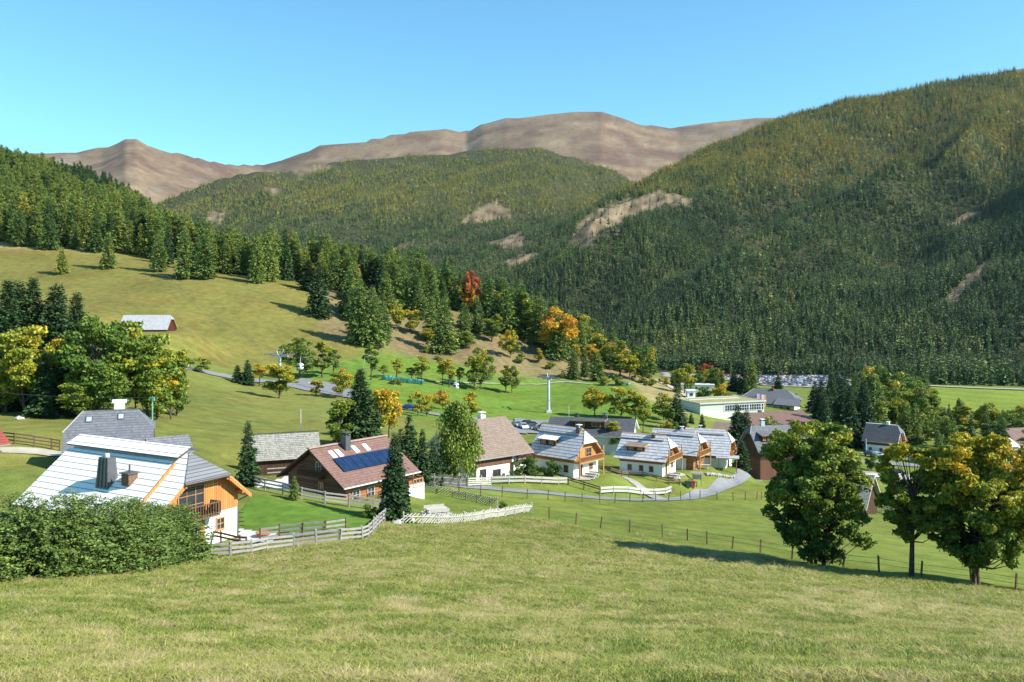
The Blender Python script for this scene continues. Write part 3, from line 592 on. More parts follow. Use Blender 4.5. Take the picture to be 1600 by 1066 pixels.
# ---------------------------------------------------------------- building materials
M_WHITE = m_plain('white_plaster', (0.76, 0.745, 0.70), 0.85, 0.09, 0.9, 0.2)
M_CREAM = m_plain('grey_plaster', (0.55, 0.55, 0.50), 0.85, 0.06, 1.2, 0.2)
M_ORANGE = m_wood('orange_boards', (0.52, 0.25, 0.08), (0.38, 0.16, 0.045), 0.22, 0)
M_ORANGE_H = m_wood('orange_beams', (0.36, 0.17, 0.075), (0.24, 0.10, 0.04), 0.3, 2)
M_DARKWOOD = m_wood('dark_boards', (0.085, 0.045, 0.026), (0.045, 0.024, 0.015), 0.2, 0)
M_BROWNWOOD = m_wood('brown_boards', (0.19, 0.09, 0.055), (0.12, 0.055, 0.035), 0.2, 0)
M_LOG = m_wood('log_wall', (0.16, 0.095, 0.055), (0.09, 0.05, 0.03), 0.28, 2)
M_GREYWOOD = m_plain('weathered_wood', (0.30, 0.285, 0.265), 0.85, 0.25, 6.0, 0.2)
M_BROWNRAIL = m_plain('brown_wood', (0.15, 0.095, 0.06), 0.8, 0.3, 6.0, 0.2)
M_PALEWOOD = m_plain('bleached_boards', (0.44, 0.42, 0.37), 0.8, 0.2, 5.0, 0.2)
M_HONEY = m_plain('honey_wood', (0.46, 0.25, 0.11), 0.7, 0.2, 5.0, 0.3)
M_SHINGLE = m_roof('silver_larch_shingles', (0.92, 0.88, 0.83), (0.80, 0.765, 0.72), 0.36, 0.16, 0.75, 0.30, linew=0.12)
M_SHINGLE2 = m_roof('blue_grey_shingles', (0.56, 0.555, 0.57), (0.40, 0.40, 0.42), 0.42, 0.2, 0.65, 0.28, linew=0.17)
M_HIPL = m_roof('pale_barn_shingles', (0.42, 0.42, 0.43), (0.30, 0.30, 0.31), 0.3, 0.2, 0.8, 0.5)
M_HIP = m_roof('grey_old_shingles', (0.20, 0.205, 0.22), (0.12, 0.122, 0.135), 0.22, 0.14, 0.8, 0.4)
M_BROWNTILE = m_roof('red_brown_tiles', (0.215, 0.125, 0.10), (0.155, 0.088, 0.072), 0.2, 0.3, 0.7, 0.6)
M_TANTILE = m_roof('tan_brown_tiles', (0.26, 0.195, 0.15), (0.19, 0.14, 0.11), 0.22, 0.3, 0.8, 0.6)
M_GREYTILE = m_roof('slate_grey_tiles', (0.155, 0.162, 0.182), (0.11, 0.115, 0.13), 0.25, 0.3, 0.75, 0.6)
M_DARKROOF = m_roof('charcoal_roofing', (0.085, 0.09, 0.10), (0.06, 0.063, 0.07), 0.3, 0.5, 0.7, 0.7)
M_OLDSHINGLE = m_roof('old_barn_shingles', (0.33, 0.32, 0.27), (0.18, 0.175, 0.15), 0.2, 0.15, 0.9, 0.35)
M_REDROOF = m_roof('red_tin', (0.28, 0.06, 0.045), (0.2, 0.045, 0.035), 0.3, 0.4, 0.6, 0.6)
M_METAL = m_plain('dark_sheet_metal', (0.10, 0.105, 0.115), 0.45, 0.2, 3, 0.5, 0.4)
M_STEEL = m_plain('galvanised_steel', (0.50, 0.53, 0.56), 0.45, 0.12, 2, 0.5, 0.3)
M_WMETAL = m_plain('white_metal', (0.75, 0.76, 0.78), 0.4, 0.04, 2, 0.5)
M_STONE = m_plain('stone', (0.34, 0.32, 0.29), 0.9, 0.35, 2.5)
M_CONCRETE = m_plain('pale_paving', (0.50, 0.49, 0.46), 0.9, 0.1, 1.5)
def m_glass():
    b = NB('window_glass'); return b.fin((0.03, 0.04, 0.05), 0.08, 0.8)
M_GLASS = m_glass()
def m_solar():
    b = NB('solar_cells'); v = b.coord(); f = b.noise(1.5, 2, v); return b.fin(b.ramp(f, [(0.3, (0.008, 0.02, 0.055)), (0.7, (0.014, 0.032, 0.085))]), 0.22, 0.5)
M_SOLAR = m_solar()
def window(par, o, u, n, w, h, cols=2, rows=2, fm=None, name='window', curtain=None):
    """o centre on the wall, u unit vector along the wall, n outward normal (local coordinates)"""
    fm = fm or M_HONEY; o = Vector(o); u = Vector(u).normalized(); n = Vector(n).normalized(); z = Vector((0, 0, 1)); t = 0.09
    m = MB()
    def bar(cu, cz, lu, lz, th=0.1):
        c = o + u * cu + z * cz + n * (th / 2 - 0.01); vs = [c + u * (i * lu / 2) + z * (j * lz / 2) + n * (k * th / 2) for k in (-1, 1) for i, j in ((-1, -1), (1, -1), (1, 1), (-1, 1))]
        m.add(vs, [(3, 2, 1, 0), (4, 5, 6, 7), (0, 1, 5, 4), (1, 2, 6, 5), (2, 3, 7, 6), (3, 0, 4, 7)])
    bar(-w / 2 + t / 2, 0, t, h, 0.11); bar(w / 2 - t / 2, 0, t, h, 0.11); bar(0, h / 2 - t / 2, w, t, 0.12); bar(0, -h / 2 + t / 2, w + 0.1, t, 0.14)
    for i in range(1, cols): bar(-w / 2 + w * i / cols, 0, 0.06, h - t, 0.08)
    for j in range(1, rows): bar(0, -h / 2 + h * j / rows, w - t, 0.05, 0.07)
    f = m.build(name, fm, par); g = MB(); c = o + n * 0.02
    vs = [c + u * (i * (w / 2 - 0.03)) + z * (j * (h / 2 - 0.03)) + n * (k * 0.012) for k in (-1, 1) for i, j in ((-1, -1), (1, -1), (1, 1), (-1, 1))]
    g.add(vs, [(3, 2, 1, 0), (4, 5, 6, 7), (0, 1, 5, 4), (1, 2, 6, 5), (2, 3, 7, 6), (3, 0, 4, 7)]); g.build('pane', M_GLASS, f)
    return f
def balcony(par, o, u, n, w, dep, hr=1.0, mat=None, slats=True, posts=2, floor=True):
    mat = mat or M_HONEY; o = Vector(o); u = Vector(u).normalized(); n = Vector(n).normalized(); z = Vector((0, 0, 1))
    m = MB(); m.beam(o + n * dep / 2 - u * w / 2, o + n * dep / 2 + u * w / 2, dep, 0.16); b = m.build('balcony', mat, par); m = MB()
    runs = [(o + n * dep - u * w / 2, o + n * dep + u * w / 2), (o - u * w / 2, o + n * dep - u * w / 2), (o + u * w / 2, o + n * dep + u * w / 2)]
    for a, c in runs:
        L = (c - a).length; m.beam(a + z * hr, c + z * hr, 0.10, 0.08); m.beam(a + z * 0.2, c + z * 0.2, 0.06, 0.08); k = max(1, int(L / 0.24))
        for i in range(k + 1):
            p = a + (c - a) * (i / k); m.beam(p + z * 0.1, p + z * (hr + 0.02), 0.17, 0.035, up=(c - a).normalized())
    m.build('railing', mat, b); return b
BLD = [(71, 291, 17)]
def chalet(name, label, P, mats, k=0.45, kl=0.0, inset=1.3, ov=0.8, floor=2.4, group=None, cat='house', thick=0.2, base=2.5, gable_low=False, ridge_cap=None, vents=None):
    """P = X, Y, Z, yaw, L, W, eave height, ridge height (roof outline sizes)"""
    X, Y, Z, yaw, L, W, he, hr = P; rm, um, lm = mats[:3]; hm = mats[3] if len(mats) > 3 else rm; fm = mats[4] if len(mats) > 4 else M_HONEY
    t = empty(name, (X, Y, Z), R(yaw), label, cat, group); D = hr - he; BLD.append((X, Y, 0.5 * math.hypot(L, W) + 2))
    zr = lambda y: hr - D * abs(y) / (W / 2)
    A = []; ir = inset if k else 0.0; il = inset if kl else 0.0
    RL = (-L / 2 + il, 0, hr); RR = (L / 2 - ir, 0, hr)
    F_ = [(-L / 2, -W / 2, he), (L / 2, -W / 2, he)] + ([(L / 2, -W / 2 * k, hr - D * k)] if k else []) + [RR, RL] + ([(-L / 2, -W / 2 * kl, hr - D * kl)] if kl else [])
    B_ = [(L / 2, W / 2, he), (-L / 2, W / 2, he)] + ([(-L / 2, W / 2 * kl, hr - D * kl)] if kl else []) + [RL, RR] + ([(L / 2, W / 2 * k, hr - D * k)] if k else [])
    m = MB(); m.slab(F_, thick, 0, 1); m.slab(B_, thick, 0, 1)
    roof = m.build('roof', [rm, fm], t)
    if k: h = MB(); h.slab([(L / 2 + 0.15, -W / 2 * k - 0.1, hr - D * k + 0.0), (L / 2 + 0.15, W / 2 * k + 0.1, hr - D * k + 0.0), (RR[0] - 0.05, 0, hr + 0.05)], 0.12, 0, 1); h.build('half_hip', [hm, fm], roof)
    if kl: h = MB(); h.slab([(-L / 2 - 0.15, W / 2 * kl + 0.1, hr - D * kl), (-L / 2 - 0.15, -W / 2 * kl - 0.1, hr - D * kl), (RL[0] + 0.05, 0, hr + 0.05)], 0.12, 0, 1); h.build('half_hip', [hm, fm], roof)
    if ridge_cap:
        h = MB(); w = ridge_cap
        for s in (-1, 1): h.slab([(RL[0] - 0.1, 0, hr + 0.3), (RR[0] - 0.5, 0, hr + 0.3), (RR[0] - 0.5, s * w, zr(w) + 0.26), (RL[0] - 0.1, s * w, zr(w) + 0.26)][::(1 if s > 0 else -1)] if s < 0 else [(RR[0] - 0.5, 0, hr + 0.3), (RL[0] - 0.1, 0, hr + 0.3), (RL[0] - 0.1, w, zr(w) + 0.26), (RR[0] - 0.5, w, zr(w) + 0.26)], 0.14, 0, 1)
        h.build('ridge_cap', [rm, fm], roof)
    # walls
    a = L / 2 - ov; b = W / 2 - ov; ze = zr(b) - thick * 1.25
    lo = MB(); lo.box((0, 0, (floor - base) / 2), (2 * a, 2 * b, floor + base)); lo.build('wall', lm, t)
    def topz(kk, ins): return hr - thick * 1.3 - (D * kk * (ins - ov) / ins if kk and ins > ov else 0) - (D * kk if kk and ins <= ov else 0)
    up = MB(); e = 0.04; aa = a + e; bb = b + e; ze = zr(bb) - thick * 1.3
    zR, zL = topz(k, inset), topz(kl, inset)
    def side(x, zt):
        yy = (hr - thick * 1.3 - zt) / D * (W / 2); yy = max(0.02, yy); return [(x, -bb, floor), (x, bb, floor), (x, bb, ze), (x, yy, zt), (x, -yy, zt), (x, -bb, ze)]
    Rt, Lf = side(aa, zR), side(-aa, zL); n = 6
    up.add(Rt + Lf, [tuple(range(6)), tuple(range(11, 5, -1)), (6, 0, 5, 11), (1, 7, 8, 2), (0, 6, 7, 1), (5, 4, 10, 11), (8, 9, 3, 2), (9, 10, 4, 3)])
    up.build('upper_wall', um, t)
    t['a'] = 0; del t['a']
    return t, dict(a=a, b=b, aa=aa, bb=bb, zr=zr, he=he, hr=hr, L=L, W=W, roof=roof, D=D)
def chimney(par, g, x, y, w, h, mat, cap=None, taper=0.0, name='chimney'):
    z0 = g['zr'](y) - 0.6; z1 = g['hr'] + h if h > 0 else g['zr'](y) - h; m = MB(); a = w / 2; b = a * (1 - taper)
    m.add([(x - a, y - a, z0), (x + a, y - a, z0), (x + a, y + a, z0), (x - a, y + a, z0), (x - b, y - b, z1), (x + b, y - b, z1), (x + b, y + b, z1), (x - b, y + b, z1)], [(3, 2, 1, 0), (4, 5, 6, 7), (0, 1, 5, 4), (1, 2, 6, 5), (2, 3, 7, 6), (3, 0, 4, 7)])
    c = m.build(name, mat, par)
    if cap:
        m = MB(); m.box((x, y, z1 + 0.18), (w * 0.25, w * 0.25, 0.4)); m.box((x, y, z1 + 0.42), (w * 1.15, w * 1.15, 0.09)); m.build('chimney_cap', cap, c)
    return c
def skylight(par, g, x, y, w=0.8, l=1.3, fm=None):
    D = g['D']; W = g['W']; s = -D / (W / 2); ang = math.atan2(D, W / 2); m = MB(); n = Vector((0, -math.sin(ang), math.cos(ang))); d = Vector((0, -math.cos(ang), -math.sin(ang))); c = Vector((x, y, g['zr'](y))) + n * 0.08; u = Vector((1, 0, 0))
    q = [c - u * w / 2 - d * l / 2, c - u * w / 2 + d * l / 2, c + u * w / 2 + d * l / 2, c + u * w / 2 - d * l / 2]; m.slab(q, 0.12)
    f = m.build('skylight', fm or M_WMETAL, par); c2 = c + n * 0.015; g2 = MB(); w2, l2 = w * 0.72, l * 0.78
    g2.slab([c2 - u * w2 / 2 - d * l2 / 2, c2 - u * w2 / 2 + d * l2 / 2, c2 + u * w2 / 2 + d * l2 / 2, c2 + u * w2 / 2 - d * l2 / 2], 0.02); g2.build('pane', M_SKYPANE, f)
M_SKYPANE = m_plain('skylight_glass', (0.35, 0.40, 0.46), 0.12, 0.1, 2, 0.8)
def dormer(par, g, x, w, y0, zup, mat, wm, drop=0.15):
    """shed dormer on the front slope: x centre, width, front at y=-y0, raised zup above the slope there"""
    zf = g['zr'](y0) + zup; yb = max(0.3, y0 - (zup + 0.0) / (g['D'] / (g['W'] / 2) - drop) ); yb = min(yb, y0 - 0.5); zb = g['zr'](yb)
    m = MB(); m.slab([(x - w / 2 - 0.25, -y0 - 0.5, zf - 0.02 - 0.5 * drop), (x + w / 2 + 0.25, -y0 - 0.5, zf - 0.02 - 0.5 * drop), (x + w / 2 + 0.25, -yb, zb + 0.06), (x - w / 2 - 0.25, -yb, zb + 0.06)], 0.14, 0, 1); d = m.build('dormer', [mat, M_HONEY], par)
    m = MB(); zl = g['zr'](y0) - 0.4
    vs = [(x - w / 2, -y0, zl), (x + w / 2, -y0, zl), (x + w / 2, -y0, zf - 0.16), (x - w / 2, -y0, zf - 0.16), (x - w / 2, -yb - 0.1, g['zr'](yb) - 0.5), (x + w / 2, -yb - 0.1, g['zr'](yb) - 0.5), (x + w / 2, -yb - 0.1, zb - 0.1), (x - w / 2, -yb - 0.1, zb - 0.1)]
    m.add(vs, [(0, 1, 2, 3), (1, 5, 6, 2), (4, 0, 3, 7), (3, 2, 6, 7), (5, 4, 7, 6), (1, 0, 4, 5)]); m.build('dormer_wall', wm, d)
    for s in (-0.25, 0.25): window(d, (x + s * w, -y0, (zf + g['zr'](y0)) / 2), (1, 0, 0), (0, -1, 0), w * 0.28, zup * 0.6, 2, 1, M_HONEY)
    return d
# ---------------------------------------------------------------- the houses
# 1 shingle chalet in front
t, g = chalet('chalet', 'near chalet with silvery shingle roof and orange boarded gable behind the hedge', (-30.2, 69.3, -18.6, -29.3, 15.6, 9.0, 3.4, 7.25), (M_SHINGLE, M_ORANGE, M_WHITE, M_HIP), k=0.47, inset=2.0, floor=2.45, base=1.5)
a, b, zr = g['a'], g['b'], g['zr']
m = MB(); x1 = 7.8 - 2.5; lift = 0.3
def rz_(y, dz): return zr(y) + dz
m.slab([(-8.3, -5.6, zr(5.6) + lift), (x1, -5.3, zr(5.3) + lift), (x1, -1.0, zr(1.0) + lift), (-7.9, -1.0, zr(1.0) + lift)], 0.2, 0, 1)
m.build('raised_roof', [M_SHINGLE, M_ORANGE], g['roof'])
m = MB(); m.slab([(-8.1, -1.15, zr(1.15) + 0.78), (x1 + 0.5, -1.15, zr(1.15) + 0.78), (x1 + 0.5, 0.15, g['hr'] + 0.42), (-8.1, 0.15, g['hr'] + 0.42)], 0.14, 0, 1)
m.slab([(x1 + 0.5, 0.16, g['hr'] + 0.41), (x1 + 0.5, 0.9, g['hr'] + 0.05), (-8.1, 0.9, g['hr'] + 0.05), (-8.1, 0.16, g['hr'] + 0.41)], 0.1, 0, 1); m.build('ridge_cap', [M_SHINGLE, M_METAL], g['roof'])
m = MB(); m.slab([(x1 - 0.02, -5.2, zr(5.2) - 0.15), (x1 - 0.02, -1.0, zr(1.0) - 0.15), (x1 - 0.02, -1.0, zr(1.0) + lift), (x1 - 0.02, -5.2, zr(5.2) + lift)][::-1], 0.12); m.build('roof_cheek', M_ORANGE, g['roof'])
gg = dict(g); gg['zr'] = lambda y: zr(y) + lift
c = MB(); X0, Y0 = 0.1, -3.1; z0 = zr(3.1) + 0.2; 
c.add([(X0 - .75, Y0 - .5, z0 - .3), (X0 + .75, Y0 - .5, z0 - .3), (X0 + .75, Y0 + .5, z0 - .3), (X0 - .75, Y0 + .5, z0 - .3), (X0 - .55, Y0 - .35, z0 + 2.1), (X0 + .55, Y0 - .35, z0 + 2.1), (X0 + .55, Y0 + .35, z0 + 2.1), (X0 - .55, Y0 + .35, z0 + 2.1)], [(3, 2, 1, 0), (4, 5, 6, 7), (0, 1, 5, 4), (1, 2, 6, 5), (2, 3, 7, 6), (3, 0, 4, 7)])
for s in (-0.35, 0.0, 0.35): c.beam((X0 + s * 1.25, Y0 - .53, z0 - .2), (X0 + s, Y0 - .37, z0 + 2.1), 0.05, 0.05)
ch = c.build('chimney', M_METAL, t); m = MB(); m.tube((X0, Y0, z0 + 2.1), (X0, Y0, z0 + 2.35), 0.17, 0.17, 10); m.build('chimney_pot', M_WMETAL, ch)
m = MB(); X2, Y2 = 2.45, -2.85; zz = zr(2.85) + lift; m.box((X2, Y2, zz + 0.25), (0.85, 0.8, 0.9)); v = m.build('roof_vent', M_BROWNRAIL, t); m = MB(); m.box((X2, Y2, zz + 0.74), (1.1, 1.05, 0.09)); m.tube((X2, Y2, zz + 0.75), (X2, Y2, zz + 1.35), 0.07, 0.07, 8); m.build('vent_cap', M_METAL, v)
U = (0, 1, 0); Nn = (1, 0, 0); aa = g['aa']
window(t, (aa, -0.95, 3.85), U, Nn, 2.5, 2.25, 3, 3, M_ORANGE, 'balcony_door')
window(t, (aa - 0.04, 1.9, 1.45), U, Nn, 0.85, 1.0, 2, 2, M_HONEY)
window(t, (aa - 0.04, -0.75, 1.15), U, Nn, 0.9, 2.1, 2, 3, M_WHITE, 'terrace_door')
m = MB(); m.box((aa + 0.05, 0.05, 1.1), (0.1, 0.55, 2.2)); m.build('door_post', M_ORANGE, t)
balcony(t, (aa, -0.7, 2.5), U, Nn, 3.4, 1.0, 1.0, M_BROWNRAIL)
m = MB()
for s in (-1, 1):
    for q in (0.12, 0.5): m.beam((7.75, s * 4.45, 3.5 - 0.28), (7.75 + 0.02, s * 2.2, zr(2.2) - 0.32), 0.12, 0.22) if q == 0.12 else None
    m.beam((6.9, s * 3.6, zr(3.6) - 0.42), (7.8, s * 3.6, zr(3.6) - 0.42), 0.2, 0.22); m.beam((6.9, s * 2.0, zr(2.0) - 0.42), (7.8, s * 2.0, zr(2.0) - 0.42), 0.2, 0.22)
m.build('bargeboard', M_ORANGE, t)
m = MB(); m.tube((7.9, -4.0, zr(2.12) - 3), (7.9, -4.0, zr(2.12) - 3.01), 0.01); m = MB(); m.tube((7.98, -2.2, zr(2.1) - 0.12), (7.98, 2.2, zr(2.1) - 0.12), 0.07, 0.07, 8); m.tube((7.0, 3.75, 2.9), (7.6, 4.3, 3.3), 0.05, 0.05, 8); m.tube((7.05, 3.72, 0), (7.0, 3.75, 2.9), 0.05, 0.05, 8); m.build('gutter', M_METAL, t)
# 2 solar-roofed house
t, g = chalet('house', 'brown tiled house with blue solar panels and skylights beside the spruce', (-18.7, 97.8, -20.6, 53.2, 11.8, 11.2, 1.5, 5.1), (M_BROWNTILE, M_LOG, M_LOG, M_BROWNTILE, M_DARKWOOD), k=0, floor=0.3, base=2.6, ov=1.0)
zr = g['zr']; ang = math.atan2(g['D'], 5.6); nrm = Vector((0, -math.sin(ang), math.cos(ang)))
for i in range(8):
    x = -4.15 + i * 1.13; q = [Vector((x, -1.9, zr(1.9))), Vector((x, -3.75, zr(3.75))), Vector((x + 1.08, -3.75, zr(3.75))), Vector((x + 1.08, -1.9, zr(1.9)))]
    m = MB(); m.slab([p + nrm * 0.16 for p in q], 0.08); s_ = m.build('solar_panel', M_SOLAR, t)
for x, y in ((-3.6, -1.25), (-2.65, -1.25), (-0.1, -1.1), (1.6, -1.1)): skylight(t, g, x, y, 0.62, 1.15)
chimney(t, g, -1.15, -0.75, 0.75, 0.9, M_METAL, M_METAL)
m = MB(); m.beam((-6.0, 0, 5.18), (6.0, 0, 5.18), 0.42, 0.12); m.build('ridge_tiles', m_plain('pink_ridge_tiles', (0.36, 0.25, 0.21), 0.8), g['roof'])
m = MB(); m.tube((-5.9, -5.7, 1.42), (5.9, -5.7, 1.42), 0.09, 0.09, 8); m.build('gutter', M_STEEL, t)
window(t, (-g['aa'], -0.6, 3.1), (0, 1, 0), (-1, 0, 0), 0.9, 1.1, 2, 2, M_PALEWOOD); window(t, (-g['aa'], -1.0, 0.9), (0, 1, 0), (-1, 0, 0), 0.8, 1.1, 2, 2, M_HONEY)
balcony(t, (-g['aa'], 0.2, 1.95), (0, 1, 0), (-1, 0, 0), 3.6, 0.9, 0.9, M_LOG)
bb = g['bb']
m = MB(); m.box((-0.6, -bb + 0.0, 0.15), (8.4, 0.24, 2.0)); m.build('front_wall', M_ORANGE_H, t)
for x in (-3.4, -1.2, 1.3, 3.2): window(t, (x, -bb - 0.13, 0.25), (1, 0, 0), (0, -1, 0), 1.1, 1.15, 2, 2, M_PALEWOOD)
m = MB()
for x in (-4.9, -3.3, -1.7, -0.1, 1.5): m.beam((x, -bb - 1.9, -1.6), (x, -bb - 1.9, 0.55), 0.12, 0.12)
for z in (-0.9, -0.35, 0.25): m.beam((-4.9, -bb - 1.9, z), (1.5, -bb - 1.9, z), 0.08, 0.12)
m.build('terrace_railing', M_BROWNRAIL, t)
m = MB(); m.box((-1.7, -bb - 1.0, -1.75), (6.6, 1.9, 0.3)); m.build('terrace', M_CONCRETE, t)
m = MB(); m.box((5.4, -3.9, -1.6), (2.6, 3.2, 3.4)); m.build('annex_wall', M_WHITE, t)
m = MB(); m.box((5.4, -3.9, 0.35), (2.5, 3.1, 0.5)); an = m.build('annex_upper_wall', M_ORANGE_H, t)
for y in (-4.7, -3.2): window(an, (6.66, y, 0.35), (0, 1, 0), (1, 0, 0), 1.1, 0.8, 3, 2, M_HONEY)
window(an, (5.6, -5.46, 0.2), (1, 0, 0), (0, -1, 0), 1.6, 1.0, 3, 2, M_HONEY)
# 3 tan-roofed house
t, g = chalet('house', 'large tan-roofed house with white chimneys and flower balcony beside the birch', (-5.6, 136.4, -26.1, 40.4, 11.8, 14.3, 3.2, 8.2), (M_TANTILE, M_WHITE, M_WHITE, M_TANTILE, M_WHITE), k=0.0, floor=0.6, ov=1.0)
chimney(t, g, -2.7, 0.4, 0.95, 0.5, M_WHITE, M_WHITE); chimney(t, g, 1.3, 0.5, 0.95, 0.5, M_WHITE, M_WHITE)
m = MB(); m.box((-1.6, -6.24, 2.35), (7.2, 0.14, 0.9)); m.build('cladding', M_BROWNWOOD, t)
for x, z, w, h in ((-1.0, 0.6, 1.5, 1.15), (2.0, 1.2, 0.7, 1.5)): window(t, (x, -g['bb'], z), (1, 0, 0), (0, -1, 0), w, h, 2, 1, M_BROWNRAIL)
window(t, (-3.7, -g['bb'], 0.5), (1, 0, 0), (0, -1, 0), 1.2, 2.0, 1, 1, M_BROWNRAIL, 'porch_door')
bl = balcony(t, (4.6, -5.3, 2.0), (1, 0, 0), (0, -1, 0), 3.6, 1.4, 0.9, M_BROWNWOOD)
m = MB(); rr = random.Random(4)
for i in range(70): m.box((2.9 + rr.random() * 3.4, -6.78 + rr.uniform(-0.1, 0.1), 2.95 + rr.uniform(-0.12, 0.16)), (0.14, 0.12, 0.12), rz=rr.random() * 3)
m.build('geraniums', m_plain('geraniums', (0.40, 0.09, 0.03), 0.8, 0.4, 8), bl)
for x in (-4.6, -2.3, 0.0, 2.3, 4.6):
    pass
# 4 chalet with white dormer roof
t, g = chalet('chalet', 'grey shingled chalet with a sunlit white dormer roof and honey-coloured balcony', (8.8, 139.7, -27.1, -40.9, 9.8, 8.2, 3.1, 7.2), (M_SHINGLE2, M_ORANGE, M_WHITE, M_SHINGLE2), k=0.45, inset=1.0, ridge_cap=0.9)
dormer(t, g, -1.7, 3.2, 2.6, 1.15, M_WMETAL, M_DARKWOOD); chimney(t, g, 3.0, -0.4, 0.7, 0.5, M_METAL, M_WMETAL)
def gable_end(t, g, bm=M_HONEY):
    aa = g['aa']; balcony(t, (aa, 0, 2.45), U, Nn, g['W'] - 1.9, 1.2, 0.95, bm); window(t, (aa, 0.6, 3.6), U, Nn, 1.6, 1.8, 2, 2, M_HONEY, 'balcony_door')
    m = MB(); m.beam((aa + 1.1, g['bb'] - 0.1, 0), (aa + 1.1, g['bb'] - 0.1, 4.6), 0.16, 0.16); m.beam((aa + 1.1, -g['bb'] + 0.1, 0), (aa + 1.1, -g['bb'] + 0.1, 4.6), 0.16, 0.16); m.build('balcony_post', M_HONEY, t)
    window(t, (aa - 0.04, 1.3, 1.3), U, Nn, 1.0, 1.0, 2, 2, M_HONEY); window(t, (aa - 0.04, -1.5, 1.0), U, Nn, 0.9, 2.0, 1, 1, M_HONEY, 'entrance_door')
gable_end(t, g); window(t, (2.6, -g['b'], 1.4), (1, 0, 0), (0, -1, 0), 0.85, 1.1, 2, 1, M_BROWNRAIL)
# 5-7 the three grey chalets
t, g = chalet('chalet', 'front one of three grey shingled chalets, with brown shed dormer and three small windows', (23.5, 147.4, -28.4, -29.9, 9.3, 8.3, 2.6, 6.1), (M_SHINGLE2, M_ORANGE_H, M_WHITE, M_SHINGLE2), k=0.45, inset=1.0, ridge_cap=0.8, floor=2.0, group='grey shingled chalets in a row')
dormer(t, g, -1.2, 3.2, 2.7, 0.95, M_TANTILE, M_DARKWOOD); chimney(t, g, 1.2, -0.3, 0.6, 0.4, M_BROWNRAIL, M_STEEL)
for x in (-2.0, 0.1, 1.9): window(t, (x, -g['b'], 1.1), (1, 0, 0), (0, -1, 0), 0.7, 0.95, 2, 1, M_BROWNRAIL)
gable_end(t, g)
t, g = chalet('chalet', 'middle one of three grey shingled chalets, with brown timber ground floor and deep gable balcony', (30.4, 155.9, -29.0, -31.9, 9.5, 7.4, 2.7, 6.2), (M_SHINGLE2, M_ORANGE_H, M_ORANGE_H, M_SHINGLE2), k=0.45, inset=1.0, ridge_cap=0.8, floor=2.0, group='grey shingled chalets in a row')
chimney(t, g, 0.6, 0.3, 0.6, 0.5, M_STEEL, M_WMETAL); m = MB(); m.box((1.3, -g['b'] - 0.05, 0.9), (2.6, 0.1, 2.2)); m.build('white_panel', M_WHITE, t)
window(t, (0.3, -g['b'] - 0.1, 0.9), (1, 0, 0), (0, -1, 0), 0.9, 1.1, 2, 1, M_BROWNRAIL); gable_end(t, g)
t, g = chalet('chalet', 'rear right one of three grey shingled chalets, its gable end clad in red-brown wood', (38.2, 165.0, -30.2, -24, 9.0, 8.4, 2.2, 6.3), (M_SHINGLE2, M_ORANGE_H, M_WHITE, M_SHINGLE2), k=0.45, inset=1.0, ridge_cap=0.8, floor=1.6, group='grey shingled chalets in a row')
skylight(t, g, -1.6, -2.3, 1.5, 1.9, M_METAL); chimney(t, g, -1.8, 0.4, 0.6, 0.4, M_METAL, M_WMETAL); balcony(t, (g['aa'], 0, 2.0), U, Nn, 5, 1.1, 0.9, M_HONEY)
# 8 long dark roof with dormer
t, g = chalet('house', 'long house with charcoal roof and wide recessed dormer behind the chalets', (16.8, 177.0, -29.2, -13.7, 18.0, 13.4, 3.4, 6.2), (M_DARKROOF, M_CREAM, M_CREAM, M_DARKROOF, M_WHITE), k=0, floor=1.0, ov=0.7)
d = dormer(t, g, -0.4, 6.6, 3.9, 1.6, M_DARKROOF, M_DARKWOOD, 0.05); chimney(t, g, 2.4, 0.3, 1.1, 0.6, M_DARKROOF, M_METAL); chimney(t, g, -3.5, 0.4, 0.8, 0.4, M_DARKROOF, M_METAL)
window(t, (1.2, -g['bb'], 1.4), (1, 0, 0), (0, -1, 0), 1.0, 1.0, 2, 1)
# 9 old grey roof behind the near chalet
t, g = chalet('farmhouse', 'slate-roofed farmhouse with two skylights and white-capped chimney behind the near chalet', (-45.0, 95.5, -17.4, 22, 9.0, 9.4, 1.2, 5.9), (M_GREYTILE, M_DARKWOOD, M_DARKWOOD, M_GREYTILE, M_GREYWOOD), k=0.42, kl=0.42, inset=1.7, floor=1.0, ov=0.7, cat='house')
skylight(t, g, -2.1, -0.9, 0.7, 0.8, M_METAL); skylight(t, g, 1.1, -0.75, 0.7, 0.8, M_METAL)
m = MB(); m.box((0.9, 0.3, 6.1), (1.1, 0.6, 0.9)); c = m.build('chimney', M_CREAM, t); m = MB(); m.tube((0.15, 0.3, 6.75), (1.65, 0.3, 6.75), 0.24, 0.24, 10); m.build('chimney_cap', M_WMETAL, c)
# 10 barn
t, g = chalet('barn', 'old low barn with weathered shingle roof partly in tree shadow', (-29.0, 108.3, -20.9, 22, 8.6, 6.0, 2.0, 5.0), (M_OLDSHINGLE, M_DARKWOOD, M_DARKWOOD, M_OLDSHINGLE, M_DARKWOOD), k=0, floor=0.5, ov=0.5, cat='barn')
m = MB(); m.box((0.6, -3.4, 0.6), (6.0, 0.1, 0.12)); m.box((0.6, -3.4, 1.1), (6.0, 0.1, 0.12)); m.build('rail', M_GREYWOOD, t)
# 11 barn on the upper meadow
t, g = chalet('barn', 'small barn with pale shingle roof and dark red gable on the upper left meadow', (-119.5, 279.8, -8.9, 6, 15.5, 12, 1.6, 6.3), (M_HIPL, m_wood('dark_red_boards', (0.09, 0.022, 0.02), (0.06, 0.015, 0.015), 0.3, 0), M_DARKWOOD), k=0.3, inset=0.8, floor=0.4, ov=0.5, cat='barn')
